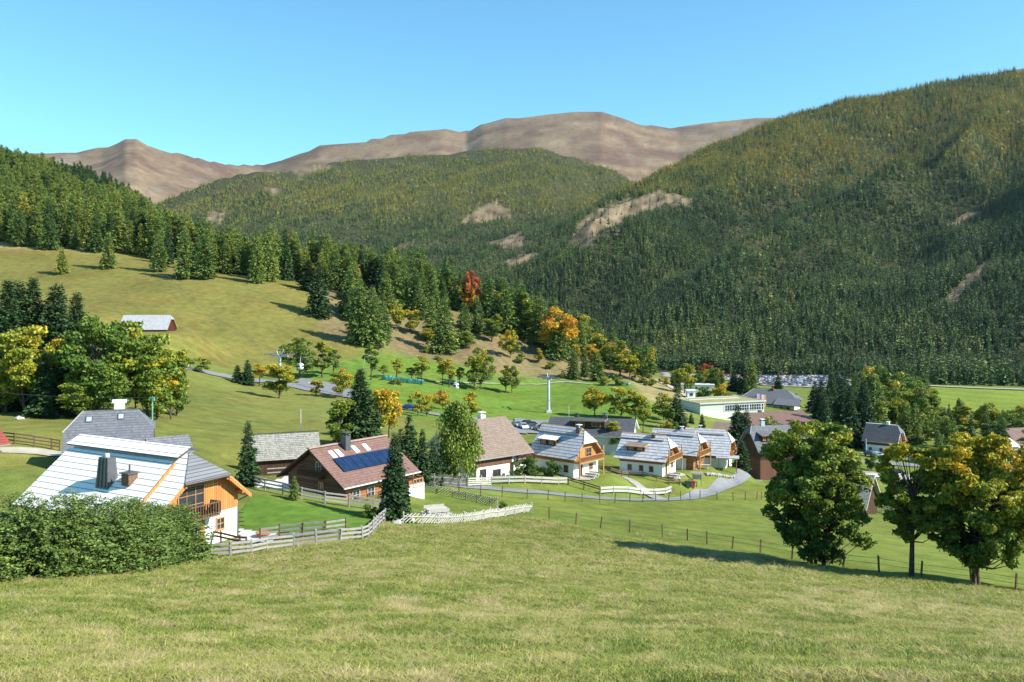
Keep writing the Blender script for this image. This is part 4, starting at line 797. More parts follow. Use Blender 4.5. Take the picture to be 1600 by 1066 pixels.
# 12 red roof at the left edge
t, g = chalet('farmhouse', 'red tin roofed farmhouse cut off by the left edge of the picture', (-62.8, 92.0, -17.6, 70, 12, 9, 2.2, 6.6), (M_REDROOF, M_DARKWOOD, M_WHITE, M_REDROOF, M_WMETAL), k=0, floor=1.2, cat='house')
window(t, (1, -g['bb'], 1.6), (1, 0, 0), (0, -1, 0), 1.0, 1.0)
# 13 small shed roof
t, g = chalet('shed', 'small grey roofed shed between the near chalet and the slate-roofed farmhouse', (-37.6, 93.0, -18.0, 35, 4.5, 4.5, 2.2, 3.9), (M_HIP, M_DARKWOOD, M_DARKWOOD), k=0, floor=1.0, ov=0.4, cat='shed')
# 14 modern hall with green roof
def hall():
    t = empty('indoor_pool_hall', (71, 291, hz(71, 291)), R(20), 'flat-roofed pale mint hall with a long window band and planted roof', 'building')
    z = -0.6; m = MB(); m.box((0, 0, 1.4), (25, 15, 7.0)); m.build('wall', m_plain('mint_plaster', (0.56, 0.66, 0.53), 0.8, 0.04), t)
    m = MB(); m.box((0, 0, 5.25), (25.6, 15.6, 0.3)); r = m.build('roof', m_plain('sedum', (0.26, 0.25, 0.10), 0.95, 0.3, 1.0), t); m = MB()
    for s in (-1, 1): m.box((0, s * 7.9, 5.3), (26, 0.25, 0.5)); m.box((s * 12.9, 0, 5.3), (0.25, 15.5, 0.5))
    m.box((-1, 2, 5.5), (20, 0.5, 0.35)); m.build('parapet', M_CONCRETE, r)
    m = MB(); m.box((4.5, -7.53, 3.4), (15.5, 0.1, 2.0)); w = m.build('window_band', M_GLASS, t); m = MB()
    for i in range(17): m.box((-3.2 + i * 0.96, -7.6, 3.4), (0.28 if i % 5 == 0 else 0.1, 0.1, 2.1))
    m.box((4.5, -7.6, 2.4), (15.6, 0.12, 0.12)); m.box((4.5, -7.6, 4.4), (15.6, 0.12, 0.12)); m.box((4.5, -7.6, 3.4), (15.6, 0.08, 0.08)); m.build('window_frame', M_WMETAL, w)
hall()
# 15 inn
t, g = chalet('inn', 'big white inn with several grey hipped roofs in front of the car park', (119, 392, -50.5, -28, 26, 17, 7.0, 12.8), (M_GREYTILE, M_BROWNWOOD, M_WHITE, M_GREYTILE, M_WHITE), k=0.75, kl=0.75, inset=5.5, floor=6.2, ov=1.2)
for z in (2.2, 4.9):
    for x in (-9, -6, -3, 0, 3, 6, 9): window(t, (x, -g['b'], z), (1, 0, 0), (0, -1, 0), 1.1, 1.4, 1, 1, M_BROWNRAIL)
    balcony(t, (3, -g['b'], z - 1.2), (1, 0, 0), (0, -1, 0), 12, 1.2, 0.9, M_BROWNWOOD)
chimney(t, g, 1, -0.5, 1.1, 0.6, m_plain('red_brick', (0.25, 0.07, 0.05)), None)
m = MB(); m.slab([(-15, -12.5, 5.6), (-4, -12.5, 5.6), (-4, -3.0, 10.6), (-15, -3.0, 9.8)], 0.25); w = m.build('wing_roof', M_DARKROOF, t); m = MB(); m.box((-9.6, -9.5, 1.8), (9.6, 5, 7.0)); m.build('wing_wall', M_CREAM, w)
for x in (-12, -8): window(w, (x, -12.0, 2.6), (1, 0, 0), (0, -1, 0), 1.3, 1.2, 2, 1, M_BROWNRAIL)
m = MB(); m.slab([(3, -10.5, 7.0), (15, -10.5, 6.6), (13.5, -4, 9.6), (4, -4, 9.9)], 0.25); m.build('porch_roof', M_GREYTILE, t)
# 16 dark chalet on the right between the trees
t, g = chalet('chalet', 'dark-roofed chalet with flower balconies standing between the conifers on the right', (1382 / 1, 0, 0, 0, 1, 1, 1, 2) if 0 else ((1381 - 800) / F * 238, 238, -40.6, -38, 9.6, 8.8, 3.4, 8.0), (M_DARKROOF, M_BROWNWOOD, M_WHITE, M_GREYTILE, M_WHITE), k=0.45, inset=1.2, floor=2.4)
m = MB(); rr = random.Random(7)
gable_end(t, g, M_BROWNWOOD)
for i in range(80): m.box((g['aa'] + 1.25, rr.uniform(-3, 3), 3.4 + rr.uniform(-0.1, 0.15)), (0.2, 0.16, 0.16))
m.build('geraniums', m_plain('red_flowers', (0.45, 0.08, 0.03), 0.8, 0.4, 8), t); chimney(t, g, 1.0, 0.2, 0.8, 0.7, M_WHITE, None)
for x in (-2.6, 0.2, 2.6): window(t, (x, -g['b'], 1.2), (1, 0, 0), (0, -1, 0), 0.8, 1.0, 2, 1, M_BROWNRAIL)
# 17 dark house left of the big maple
t, g = chalet('house', 'dark timber house with grey roof and dormer, half hidden behind the leafy maple group', (53.0, 172.0, -33.4, 12, 12, 9.5, 5.0, 9.6), (M_GREYTILE, M_DARKWOOD, M_BROWNWOOD, M_GREYTILE, M_GREYWOOD), k=0, kl=0.3, inset=0.8, floor=3.4)
dormer(t, g, -3.4, 2.0, 3.0, 1.5, M_GREYTILE, M_DARKWOOD); chimney(t, g, -2.6, 0.2, 0.8, 0.8, M_STEEL, M_WMETAL)
# 18 sports hall roofs
t, g = chalet('hall', 'low hall with broad red-brown roof behind the dark spruces', (80.0, 262, -38.2, 12, 21, 18, 3.2, 6.0), (M_BROWNTILE, M_CREAM, M_CREAM, M_REDROOF, M_BROWNRAIL), k=0.0, floor=1.2, cat='building')
chimney(t, g, -4, 0.3, 0.9, 0.5, M_METAL, None)
t, g = chalet('pavilion', 'small brown-roofed pavilion left of the red-brown hall', (60.5, 233, -36.4, -25, 10, 9, 2.6, 4.8), (M_TANTILE, M_BROWNWOOD, M_BROWNWOOD), k=0.0, floor=1.2, cat='pavilion')
# 19 little brown roof behind the pool hall
t, g = chalet('house', 'small brown-roofed house among the bushes behind the mint hall', (103, 395, -51.5, -20, 12, 9, 3.5, 8.0), (M_TANTILE, M_BROWNWOOD, M_WHITE), k=0.4, inset=1, floor=2.2)
chimney(t, g, -3.2, 0.3, 1.0, 0.5, M_WHITE, None)
# 20 right edge houses
t, g = chalet('house', 'brown-roofed white house at the right edge of the picture', (157.5, 262, -45.0, 15, 15, 10, 3.6, 8.0), (M_BROWNTILE, M_BROWNWOOD, M_WHITE, M_BROWNTILE, M_WHITE), k=0.0, floor=2.4)
for x in (-5, -2, 1, 4): window(t, (x, -g['b'], 1.3), (1, 0, 0), (0, -1, 0), 1.0, 1.1, 2, 1, M_BROWNRAIL)
t, g = chalet('house', 'pale grey roof glimpsed behind the right-hand golden maple', (136, 240, -44.2, 10, 12, 9, 3.2, 7.2), (M_SHINGLE, M_BROWNWOOD, M_WHITE), k=0.4, inset=1, floor=2.2)
t, g = chalet('garage', 'small white-roofed garage between the conifers and the golden maple', (107, 221, -41.6, 20, 7, 6.5, 2.4, 4.6), (M_WMETAL, M_WHITE, M_WHITE), k=0, floor=1.4, cat='garage')
t, g = chalet('barn', 'old shingled barn whose roof edge shows behind the leafy maple group', (57.8, 148, -36.6, -38, 10, 10, 3.0, 8.0), (M_OLDSHINGLE, M_DARKWOOD, M_DARKWOOD, M_OLDSHINGLE, M_PALEWOOD), k=0, floor=1.0, cat='barn')
# 21 chalet alone in the mountain forest
p = at(967, 905); t, g = chalet('chalet', 'lone red-roofed wooden chalet up in the forest', (p.x, p.y, p.z + 5.0, 10, 24, 14, 5, 11), (m_roof('orange_tiles', (0.5, 0.2, 0.12), (0.4, 0.15, 0.09), 0.5, 0.6), M_ORANGE_H, M_ORANGE_H), k=0.4, inset=2, floor=3, base=12)
# 22 white service buildings and playground shelters
def flat_house(name, label, px, d, w, dp, h, mat, rm, yaw=0, cat='building'):
    p = at(px, d); t = empty(name, (p.x, p.y, p.z), R(yaw), label, cat); m = MB(); m.box((0, 0, h / 2 - 0.8), (w, dp, h + 1.6)); m.build('wall', mat, t)
    m = MB(); m.box((0, 0, h + 0.15), (w + 0.8, dp + 0.8, 0.3)); m.build('roof', rm, t)
    for i in range(max(1, int(w / 3))): window(t, (-w / 2 + 1.5 + i * 3, -dp / 2, h * 0.55), (1, 0, 0), (0, -1, 0), 1.2, 1.0, 2, 1, M_METAL)
    return t
flat_house('kiosk', 'low white building with pale roof under the orange trees', 1086, 470, 20, 9, 3.2, M_WHITE, M_CONCRETE, -10)
flat_house('hut', 'small white hut at the foot of the grassy slope', 1079, 330, 3, 3, 3.0, M_WHITE, M_WMETAL, 0, 'hut')
p = at(1137, 160); t = empty('shelter', (p.x, p.y, p.z), R(-15), 'open wooden shelter with flat roof beside the right grey chalet', 'shelter')
for x in (-1.6, 1.6):
    for y in (-1.1, 1.1): m = MB(); m.beam((x, y, -0.4), (x, y, 2.2), 0.16, 0.16); m.build('post', M_HONEY, t)
m = MB(); m.box((0, 0, 2.3), (4.2, 3.2, 0.16)); m.build('roof', M_STEEL, t)
# ---------------------------------------------------------------- roads, fences, small things
M_ASPH = m_plain('asphalt', (0.19, 0.193, 0.205), 0.9, 0.12, 0.6, 0.2)
M_GRAVEL = m_plain('gravel', (0.28, 0.265, 0.24), 0.95, 0.18, 0.9, 0.1)
M_PATH = m_plain('pale_path', (0.34, 0.32, 0.26), 0.95, 0.15, 0.6, 0.1)
def world_line(pts, dmin=8, dmax=9000): return [gp(p[0], p[1], p[2] if len(p) > 2 else dmin, dmax) for p in pts]
def resample(P, step):
    P = [Vector((p.x, p.y, 0)) for p in P]; out = []
    for i in range(len(P) - 1):     # Catmull-Rom
        p0 = P[max(i - 1, 0)]; p1 = P[i]; p2 = P[i + 1]; p3 = P[min(i + 2, len(P) - 1)]; n = max(1, int((p2 - p1).length / step))
        for k in range(n):
            t = k / n; out.append(0.5 * ((2 * p1) + (p2 - p0) * t + (2 * p0 - 5 * p1 + 4 * p2 - p3) * t * t + (3 * p1 - p0 - 3 * p2 + p3) * t ** 3))
    out.append(P[-1]); return out
def road(name, label, P, w, mat, lift=0.05, kind='structure', step=1.5, w2=None):
    C = resample(P, step); V = []; Fc = []
    for i, c in enumerate(C):
        d = (C[min(i + 1, len(C) - 1)] - C[max(i - 1, 0)]).normalized(); s = Vector((d.y, -d.x, 0)); ww = w if w2 is None else w + (w2 - w) * i / (len(C) - 1)
        for j in range(5):
            q = c + s * ww * (j / 4 - 0.5); V.append((q.x, q.y, hz(q.x, q.y) + lift + c.y * 0.0004))
        if i: k = 5 * i; Fc += [(k + j - 5, k + j - 4, k + j + 1, k + j) for j in range(4)]
    m = MB(); m.add(V, Fc); o = m.build(name, mat); tag(o, label, kind=kind, cat=None); o['label'] = label; o['category'] = name.replace('_', ' ') if len(name) < 16 else 'road'; return o
def patch(name, label, pts, mat, lift=0.05, cell=1.2, dmin=8):
    P = world_line(pts, dmin); xs = [p.x for p in P]; ys = [p.y for p in P]; poly = [(p.x, p.y) for p in P]
    nx = int((max(xs) - min(xs)) / cell) + 2; ny = int((max(ys) - min(ys)) / cell) + 2
    X, Y = np.meshgrid(min(xs) + np.arange(nx) * cell, min(ys) + np.arange(ny) * cell, indexing='ij'); Z = hat(X, Y) + lift + Y * 0.0004
    ins = inpoly(X[:-1, :-1] + cell / 2, Y[:-1, :-1] + cell / 2, poly); idx = np.arange(nx * ny).reshape(nx, ny)
    Fq = np.stack([idx[:-1, :-1], idx[1:, :-1], idx[1:, 1:], idx[:-1, 1:]], -1)[ins]
    me = mesh_np(name, np.stack([X, Y, Z], -1).reshape(-1, 3), Fq, mat); o = obj(name, me); tag(o, label, kind='structure'); return o
road('road', 'village lane curving past the chalets', [at(a_, b_) for a_, b_ in ((640, 112), (720, 117), (790, 121), (860, 124), (940, 126), (1005, 129), (1050, 133), (1095, 141), (1140, 153), (1180, 166), (1212, 178))], 2.9, M_ASPH, w2=2.0)
road('side_lane', 'gravel side lane in front of the chalets', [at(905, 146), at(939, 145), at(976, 141), at(1010, 137), at(1035, 132)], 2.2, M_GRAVEL, 0.06)
road('upper_road', 'road crossing the valley below the meadow', world_line([(255, 570), (300, 577), (340, 586), (390, 594), (440, 600), (500, 611), (560, 622), (620, 636), (680, 648), (740, 656), (800, 661), (860, 668)], 150), 6.5, M_ASPH, 0.12)
patch('car_park', 'small tarmac parking area beside the valley road', [(462, 600), (470, 592), (520, 600), (575, 618), (570, 628), (520, 616)], M_ASPH, 0.2, 1.5, 150)
patch('car_park', 'tarmac parking area behind the tan-roofed house', [(795, 676), (805, 655), (870, 658), (880, 672), (850, 680)], M_ASPH, 0.2, 1.5, 150)
road('footpath', 'narrow pale path along the green field', world_line([(600, 592), (690, 598), (760, 600), (860, 600), (970, 601), (1020, 598)], 200), 1.4, M_PATH, 0.12)
road('hill_road', 'pale road climbing round the grassy knoll', [at(1100, 300), at(1080, 330), at(1052, 365), at(1030, 395), at(1022, 440), at(1040, 520), at(1090, 600)], 5, M_PATH, 0.15)
patch('gravel_car_park', 'big gravel car park at the foot of the forest', [(1030, 592, 500), (1040, 584, 500), (1330, 588, 500), (1335, 606, 500), (1190, 606, 500)], M_GRAVEL, 0.2, 8, 500) if 0 else None
def big_park():
    P = [at(1035, 650), at(1035, 757), at(1200, 757), at(1330, 740), at(1330, 575), at(1190, 590), at(1150, 650)]; poly = [(p.x, p.y) for p in P]
    xs = [p[0] for p in poly]; ys = [p[1] for p in poly]; c = 5.0; X, Y = np.meshgrid(np.arange(min(xs), max(xs), c), np.arange(min(ys), max(ys), c), indexing='ij'); Z = hat(X, Y) + 0.5
    ins = inpoly(X[:-1, :-1] + c / 2, Y[:-1, :-1] + c / 2, poly); nx, ny = X.shape; idx = np.arange(nx * ny).reshape(nx, ny)
    o = obj('gravel_car_park', mesh_np('gravel_car_park', np.stack([X, Y, Z], -1).reshape(-1, 3), np.stack([idx[:-1, :-1], idx[1:, :-1], idx[1:, 1:], idx[:-1, 1:]], -1)[ins], M_GRAVEL)); tag(o, 'big gravel car park at the foot of the forest', kind='structure')
big_park()
road('field_road', 'pale road above the far green field', [at(1385, 640), at(1440, 622), at(1500, 612), at(1600, 606), at(1750, 600)], 9, M_PATH, 0.5)
road('main_road', 'road and forecourt seen between the two right-hand trees', world_line([(1300, 738), (1340, 741), (1380, 744), (1430, 748), (1500, 756)], 120), 8.5, M_GRAVEL, 0.1)
road('street', 'asphalt street passing behind the right-hand trees', world_line([(1280, 718), (1340, 722), (1400, 726), (1480, 732), (1600, 736)], 120), 6, M_ASPH, 0.1)
road('yellow_verge', 'pale yellow strip beside the street', world_line([(1345, 709), (1380, 711), (1412, 715)], 120), 2.0, M_PATH, 0.12)
road('yellow_verge', 'upper pale yellow strip across the lawn', world_line([(1340, 698), (1375, 700), (1400, 702)], 120), 1.6, M_PATH, 0.12)
road('farm_track', 'pale farm track at the left edge', world_line([(-40, 702), (0, 704), (60, 707), (105, 712)], 80), 2.4, M_PATH, 0.06)
patch('patio', 'pale paved terrace beside the near chalet', [(372, 842), (374, 828), (435, 834), (430, 846), (395, 850)], M_CONCRETE, 0.05, 0.4, 55)
patch('driveway', 'paved drive beside the barn', [(395, 762), (405, 752), (450, 745), (455, 752), (440, 764)], M_CONCRETE, 0.05, 0.5, 70)
patch('lawn', 'bright mown lawn between the two near houses', [(378, 838), (378, 800), (395, 775), (440, 782), (535, 800), (600, 806), (575, 832), (545, 826), (480, 832), (440, 834)], None or m_plain('lawn_grass', (0.095, 0.165, 0.026), 0.95, 0.3, 0.9, 0.05), 0.03, 0.5, 55)
patch('patio', 'small stone terrace below the solar-roofed house', [(655, 808), (668, 800), (705, 802), (700, 812)], M_GRAVEL, 0.05, 0.4, 60)
for pl, lb in (([(893, 750), (905, 742), (938, 741), (925, 752)], 'terrace of the chalet with the white dormer'), ([(1037, 748), (1052, 740), (1072, 744), (1058, 752)], 'terrace of the front grey chalet')):
    patch('terrace', 'pale paved ' + lb, pl, M_PATH, 0.08, 0.6, 100)
# ---- fences
M_BOARDW = m_plain('greyed_white_paint', (0.46, 0.45, 0.42), 0.8, 0.18, 3)
def fence(label, pts, kind='rail', h=1.05, step=2.2, rails=3, mat=None, dmin=8, pm=None, tilt=0.0, grp=None, name='fence', P=None):
    mat = mat or M_GREYWOOD; P = P or world_line(pts, dmin); C = resample(P, 0.5); out = [C[0]]; acc = 0
    for i in range(1, len(C)):
        acc += (C[i] - C[i - 1]).length
        if acc >= step: out.append(C[i]); acc = 0
    if (C[-1] - out[-1]).length > step * 0.4: out.append(C[-1])
    Q = [Vector((c.x, c.y, hz(c.x, c.y))) for c in out]; o = Q[0].copy(); t = empty(name, o, 0, label, 'fence', grp); rr = random.Random(len(label)); Q = [q - o for q in Q]
    thick = 0.13 if kind != 'wire' else 0.12; pmesh = []
    for k in range(3):
        m = MB(); hh = h * (1.12 if kind != 'stake' else 1.15); m.add([(-thick / 2, -thick / 2, -0.4), (thick / 2, -thick / 2, -0.4), (thick / 2, thick / 2, -0.4), (-thick / 2, thick / 2, -0.4), (-thick / 2.3 + 0.04 * k, -thick / 2.3, hh), (thick / 2.3 + 0.04 * k, -thick / 2.3, hh - 0.04), (thick / 2.3 + 0.04 * k, thick / 2.3, hh), (-thick / 2.3 + 0.04 * k, thick / 2.3, hh + 0.03)], [(3, 2, 1, 0), (4, 5, 6, 7), (0, 1, 5, 4), (1, 2, 6, 5), (2, 3, 7, 6), (3, 0, 4, 7)])
        me = bpy.data.meshes.new('post'); me.from_pydata(m.v, [], m.f); me.materials.append(pm or mat); pmesh.append(me)
    for q in Q[:98]:
        p = obj('post', rr.choice(pmesh), t, q, rr.uniform(0, 6)); p.rotation_euler = (rr.uniform(-1, 1) * (0.03 + tilt), rr.uniform(-1, 1) * (0.03 + tilt), rr.uniform(-0.3, 0.3)); p.scale = (1, 1, rr.uniform(0.9, 1.08))
    z = Vector((0, 0, 1))
    if kind == 'rail':
        for r_ in range(rails):
            zz = h * (0.95 - 0.30 * r_) if rails < 4 else h * (0.95 - 0.22 * r_); m = MB()
            for a, b in zip(Q[:-1], Q[1:]): m.beam(a + z * (zz + rr.uniform(-.03, .03)) - (b - a) * 0.04, b + z * (zz + rr.uniform(-.03, .03)) + (b - a) * 0.04, 0.06, 0.15)
            m.build('rail', mat, t)
    elif kind == 'board':
        for zz in (h * 0.9, h * 0.42):
            m = MB()
            for a, b in zip(Q[:-1], Q[1:]): m.beam(a + z * zz, b + z * zz, 0.05, 0.32)
            m.build('board', mat, t)
    elif kind == 'wire':
        for zz in (h * 0.9, h * 0.55):
            m = MB()
            for a, b in zip(Q[:-1], Q[1:]): m.tube(a + z * zz, b + z * zz, 0.012, 0.012, 4)
            m.build('wire', M_METAL, t)
    elif kind == 'picket':
        m = MB()
        for a, b in zip(Q[:-1], Q[1:]):
            n = max(1, int((b - a).length / 0.2))
            for i in range(n):
                q = a + (b - a) * (i / n); m.beam(q + z * 0.05, q + z * (h + rr.uniform(-.08, .08)), 0.12, 0.04, up=(b - a).normalized())
            m.beam(a + z * h * 0.75, b + z * h * 0.75, 0.05, 0.09); m.beam(a + z * h * 0.3, b + z * h * 0.3, 0.05, 0.09)
        m.build('pickets', mat, t)
    elif kind == 'stake':     # slanting split stakes leaning through pairs of rails
        m = MB()
        for a, b in zip(Q[:-1], Q[1:]):
            d = (b - a).normalized(); n = max(1, int((b - a).length / 0.34))
            for i in range(n):
                q = a + (b - a) * (i / n); m.beam(q - d * 0.55 + z * 0.1, q + d * 0.55 + z * (h + rr.uniform(-.08, .1)), 0.07, 0.09)
            m.beam(a + z * h * 0.7, b + z * h * 0.7, 0.2, 0.06)
        m.build('slanting_stakes', mat, t)
    return t
fence('grey rail fence along the lawn above the meadow, its posts dark', [(406, 849), (437, 845), (482, 840), (507, 838), (548, 833)], 'rail', 1.15, 1.45, 3, dmin=55, pm=M_BROWNRAIL)
fence('lower grey rail fence running from the hedge to the corner by the bushes', [(322, 874), (345, 872), (378, 871), (424, 862), (458, 858), (518, 850), (548, 847), (574, 842), (590, 825), (612, 806)], 'rail', 1.0, 1.6, 3, dmin=50, tilt=0.04)
fence('dark brown rail fence in front of the near chalet terrace', [(312, 846), (345, 852), (384, 860)], 'rail', 1.0, 1.8, 2, M_BROWNRAIL, 50)
fence('grey rail fence on the far edge of the bright lawn', [(392, 760), (418, 768), (442, 773), (487, 784), (534, 791), (562, 795), (600, 800)], 'rail', 1.15, 2.1, 3, dmin=70)
fence('silvery slanting stake fence at the end of the foreground meadow', [(630, 818), (670, 820), (742, 815), (786, 808), (831, 801)], 'stake', 0.95, 1.8, dmin=70, mat=M_PALEWOOD)
fence('thin slanting stake fence below the village lane', [(657, 767), (713, 778), (776, 791)], 'stake', 0.95, 1.8, dmin=80, mat=M_GREYWOOD)
fence('weathered picket fence beside the lane left of the tan-roofed house', [(654, 757), (690, 759), (729, 761)], 'picket', 1.5, 2.0, dmin=80, mat=M_GREYWOOD)
fence('bleached board gate and fence in front of the tan-roofed house', [(731, 762), (767, 761)], 'rail', 1.3, 1.6, 4, M_PALEWOOD, 80)
fence('pale double-rail fence in front of the evergreen bushes', [(767, 757), (820, 756), (887, 758)], 'board', 1.1, 2.5, mat=M_PALEWOOD, dmin=90)
fence('dark rail fence slanting down to the white boards', [(888, 758), (912, 765), (937, 773)], 'rail', 1.2, 2.3, 2, M_BROWNRAIL, 90)
fence('bright white double-board fence beside the lane', [(938, 773), (990, 773), (1049, 771)], 'board', 1.1, 2.6, mat=M_BOARDW, dmin=90)
fence('brown rail fence in front of the grey chalets', [(934, 737), (960, 741), (986, 746), (1034, 755), (1062, 760), (1090, 762)], 'rail', 0.95, 2.0, 2, M_BROWNRAIL, 100)
fence('post and wire fence along the lower side of the lane', [(655, 770), (694, 770), (735, 774), (784, 777), (847, 781), (914, 784), (981, 785), (1060, 782), (1096, 779), (1130, 783), (1164, 782), (1190, 780)], 'wire', 1.3, 2.9, dmin=80, tilt=0.05, mat=M_BROWNRAIL)
fence('post and wire fence running below the foreground meadow to the maples', [(858, 812), (906, 821), (961, 829), (1050, 842), (1110, 852), (1172, 862), (1237, 874), (1308, 886), (1383, 896), (1462, 908), (1542, 918), (1587, 926), (1640, 934)], 'wire', 1.15, 3.0, dmin=50, tilt=0.06, mat=M_BROWNRAIL)
fence('pale rail fence beside the forecourt between the maples', [(1352, 750), (1375, 750), (1408, 750)], 'rail', 1.3, 1.7, 2, M_WHITE, 150)
fence('brown rail fence along the farm track at the left edge', [(-20, 690), (12, 693), (32, 697), (53, 699), (73, 702), (93, 705)], 'rail', 1.3, 1.9, 3, M_BROWNRAIL, 80)
fence('low wooden fence crossing the lower right field', [(1345, 790), (1370, 798), (1395, 804)], 'rail', 1.0, 2.2, 2, M_GREYWOOD, 100)
# ---- cars
def car_mesh(body, parent=None, name='car', parts=True):
    V = [(-2.1, 0.55), (-2.15, 0.75), (-1.95, 0.95), (-1.6, 1.0), (-1.15, 1.42), (0.35, 1.46), (1.0, 1.02), (1.8, 0.92), (2.12, 0.72), (2.15, 0.42), (-2.1, 0.38)]
    m = MB(); n = len(V); w = 0.86
    def wy(z): return w - max(0, z - 0.95) * 0.35
    vs = [(x, -wy(z), z) for x, z in V] + [(x, wy(z), z) for x, z in V]
    m.add(vs, [tuple(range(n - 1, -1, -1)), tuple(range(n, 2 * n))] + [(i, (i + 1) % n, n + (i + 1) % n, n + i) for i in range(n)])
    gl = MB()
    gl.add([(-1.5, -0.80, 1.05), (0.78, -0.80, 1.05), (0.28, -0.72, 1.38), (-1.08, -0.72, 1.36)], [(0, 1, 2, 3)]); gl.add([(-1.5, 0.80, 1.05), (0.78, 0.80, 1.05), (0.28, 0.72, 1.38), (-1.08, 0.72, 1.36)], [(3, 2, 1, 0)])
    gl.add([(0.42, -0.66, 1.44), (0.42, 0.66, 1.44), (1.02, 0.74, 1.04), (1.02, -0.74, 1.04)], [(3, 2, 1, 0)]); gl.add([(-1.2, -0.64, 1.42), (-1.2, 0.64, 1.42), (-1.63, 0.74, 1.04), (-1.63, -0.74, 1.04)], [(0, 1, 2, 3)])
    wh = []
    for x in (-1.35, 1.35):
        for s in (-1, 1): q = MB(); q.tube((x, s * 0.68, 0.32), (x, s * 0.9, 0.32), 0.32, 0.32, 14); wh.append(q)
    return m, gl, wh
M_TYRE = m_plain('tyre', (0.02, 0.02, 0.02), 0.9, 0.1)
def m_paint(n, c): b = NB(n); b.b.inputs['Coat Weight'].default_value = 0.6; return b.fin(c, 0.35, 0.5, 0.2)
PAINT = dict(white=m_paint('white_paint', (0.75, 0.76, 0.78)), silver=m_paint('silver_paint', (0.42, 0.44, 0.47)), black=m_paint('black_paint', (0.02, 0.02, 0.025)), blue=m_paint('blue_paint', (0.03, 0.09, 0.25)), red=m_paint('red_paint', (0.35, 0.02, 0.02)), grey=m_paint('dark_grey_paint', (0.09, 0.1, 0.11)), green=m_paint('green_paint', (0.04, 0.12, 0.08)))
def big_car(px, py, yaw, colour, label, dmin=120, s=1.0):
    p = gp(px, py, dmin); t = empty('car', (p.x, p.y, p.z + 0.1), R(yaw), label, 'car'); t.scale = (s, s, s); m, gl, wh = car_mesh(None)
    bd = m.build('body', PAINT[colour], t); gl.build('windows', M_GLASS, bd)
    for q in wh: q.build('wheel', M_TYRE, t)
    for y in (-0.6, 0.6): h = MB(); h.box((2.12, y, 0.66), (0.08, 0.34, 0.16)); h.build('headlight', M_WMETAL, t)
    return t
big_car(818, 671, -75, 'white', 'white car parked leftmost behind the tan-roofed house'); big_car(832, 672, -80, 'grey', 'dark car parked next to the white one behind the tan-roofed house')
big_car(826, 666, 10, 'black', 'long black car parked behind the white car'); big_car(808, 668, -70, 'silver', 'silver car partly hidden by the tan roof')
big_car(641, 641, -20, 'blue', 'small blue car on the valley road near the yellow trees')
big_car(1371, 716, -70, 'white', 'white car on the street between the two right-hand maples'); big_car(1362, 714, -70, 'grey', 'dark grey car beside the white one between the maples')
big_car(1398, 744, 175, 'black', 'black car parked on the forecourt between the maples'); big_car(975, 603, 160, 'silver', 'small vehicle on the path below the wooded knoll', 250)
def parked():
    meshes = {}
    for c, pm in PAINT.items():
        m, gl, wh = car_mesh(None); k = MB(); k.add(m.v, m.f, 0); k.add(gl.v, gl.f, 1); [k.add(q.v, q.f, 2) for q in wh]
        me = bpy.data.meshes.new('parked_car'); me.from_pydata(k.v, [], k.f); [me.materials.append(x) for x in (pm, M_GLASS, M_TYRE)]; me.polygons.foreach_set('material_index', k.m); meshes[c] = me
    rr = random.Random(12); cols = ['white'] * 7 + ['silver'] * 5 + ['black'] * 3 + ['blue'] * 2 + ['red'] * 2 + ['grey'] * 3; n = 0; y = 597.0
    while y < 755:
        u0 = 1186 if y < 650 else 1040; x = (u0 - CX) / F * y + rr.uniform(0, 2); x1 = (1326 - CX) / F * y
        while x < x1:
            u = CX + F * x / y; lo = 570 + max(0, (1200 - u)) * 1.2
            if rr.random() < (0.72 if u > 1180 else 0.5) and y > lo and n < 290 and not (1150 < u < 1182):
                c = rr.choice(cols); o = obj('parked_car', meshes[c], None, (x, y, hz(x, y) + 0.5), R(90 + rr.uniform(-4, 4) + (180 if rr.random() < .5 else 0)))
                rw = 'front' if y < 640 else 'middle' if y < 700 else 'back'; sd = 'left' if u < 1180 else 'middle' if u < 1250 else 'right'; tag(o, {'grey': 'dark grey', 'silver': 'silver grey'}.get(c, c) + ' car in the %s rows, %s part of the crowded gravel car park' % (rw, sd), 'car', 'cars in the big gravel car park'); n += 1
            x += 3.0
        y += 11.0
    print('parked', n)
parked()
# ---- gondola lift
def pylon(px, py, hgt, label, dmin, yaw, sc=1.0):
    p = gp(px, py, dmin); t = empty('lift_pylon', p, R(yaw), label, 'pylon'); m = MB(); m.tube((0, 0, -1), (0, 0, hgt), 0.55, 0.4, 12); m.box((0, 0, 0.3), (1.6, 1.6, 0.8)); m.build('mast', M_STEEL, t)
    m = MB(); m.beam((0, -3.3, hgt), (0, 3.3, hgt), 0.35, 0.4); m.beam((0, -1.6, hgt + 1.9), (0, 1.6, hgt + 1.9), 0.2, 0.2)
    for s in (-1, 1): m.beam((0, s * 0.5, hgt), (0, s * 1.5, hgt + 1.9), 0.15, 0.15)
    m.build('crossarm', M_STEEL, t)
    for s in (-1, 1):
        m = MB(); m.beam((-2.6, s * 3.2, hgt + 0.35), (2.6, s * 3.2, hgt + 0.35), 0.12, 0.3)
        for k in range(8): m.tube((-2.45 + k * 0.7, s * 3.2 - 0.08, hgt + 0.45), (-2.45 + k * 0.7, s * 3.2 + 0.08, hgt + 0.45), 0.27, 0.27, 10)
        m.build('sheave_train', M_METAL, t)
    return p, hgt
ya = math.degrees(math.atan2(0.25, -1)) 
pA, hA = pylon(857, 645, 10.2, 'steel gondola lift pylon on the green field behind the chalets', 230, 12); pB, hB = pylon(437, 606, 9.3, 'steel gondola lift pylon behind the golden tree beside the valley road', 240, 60)
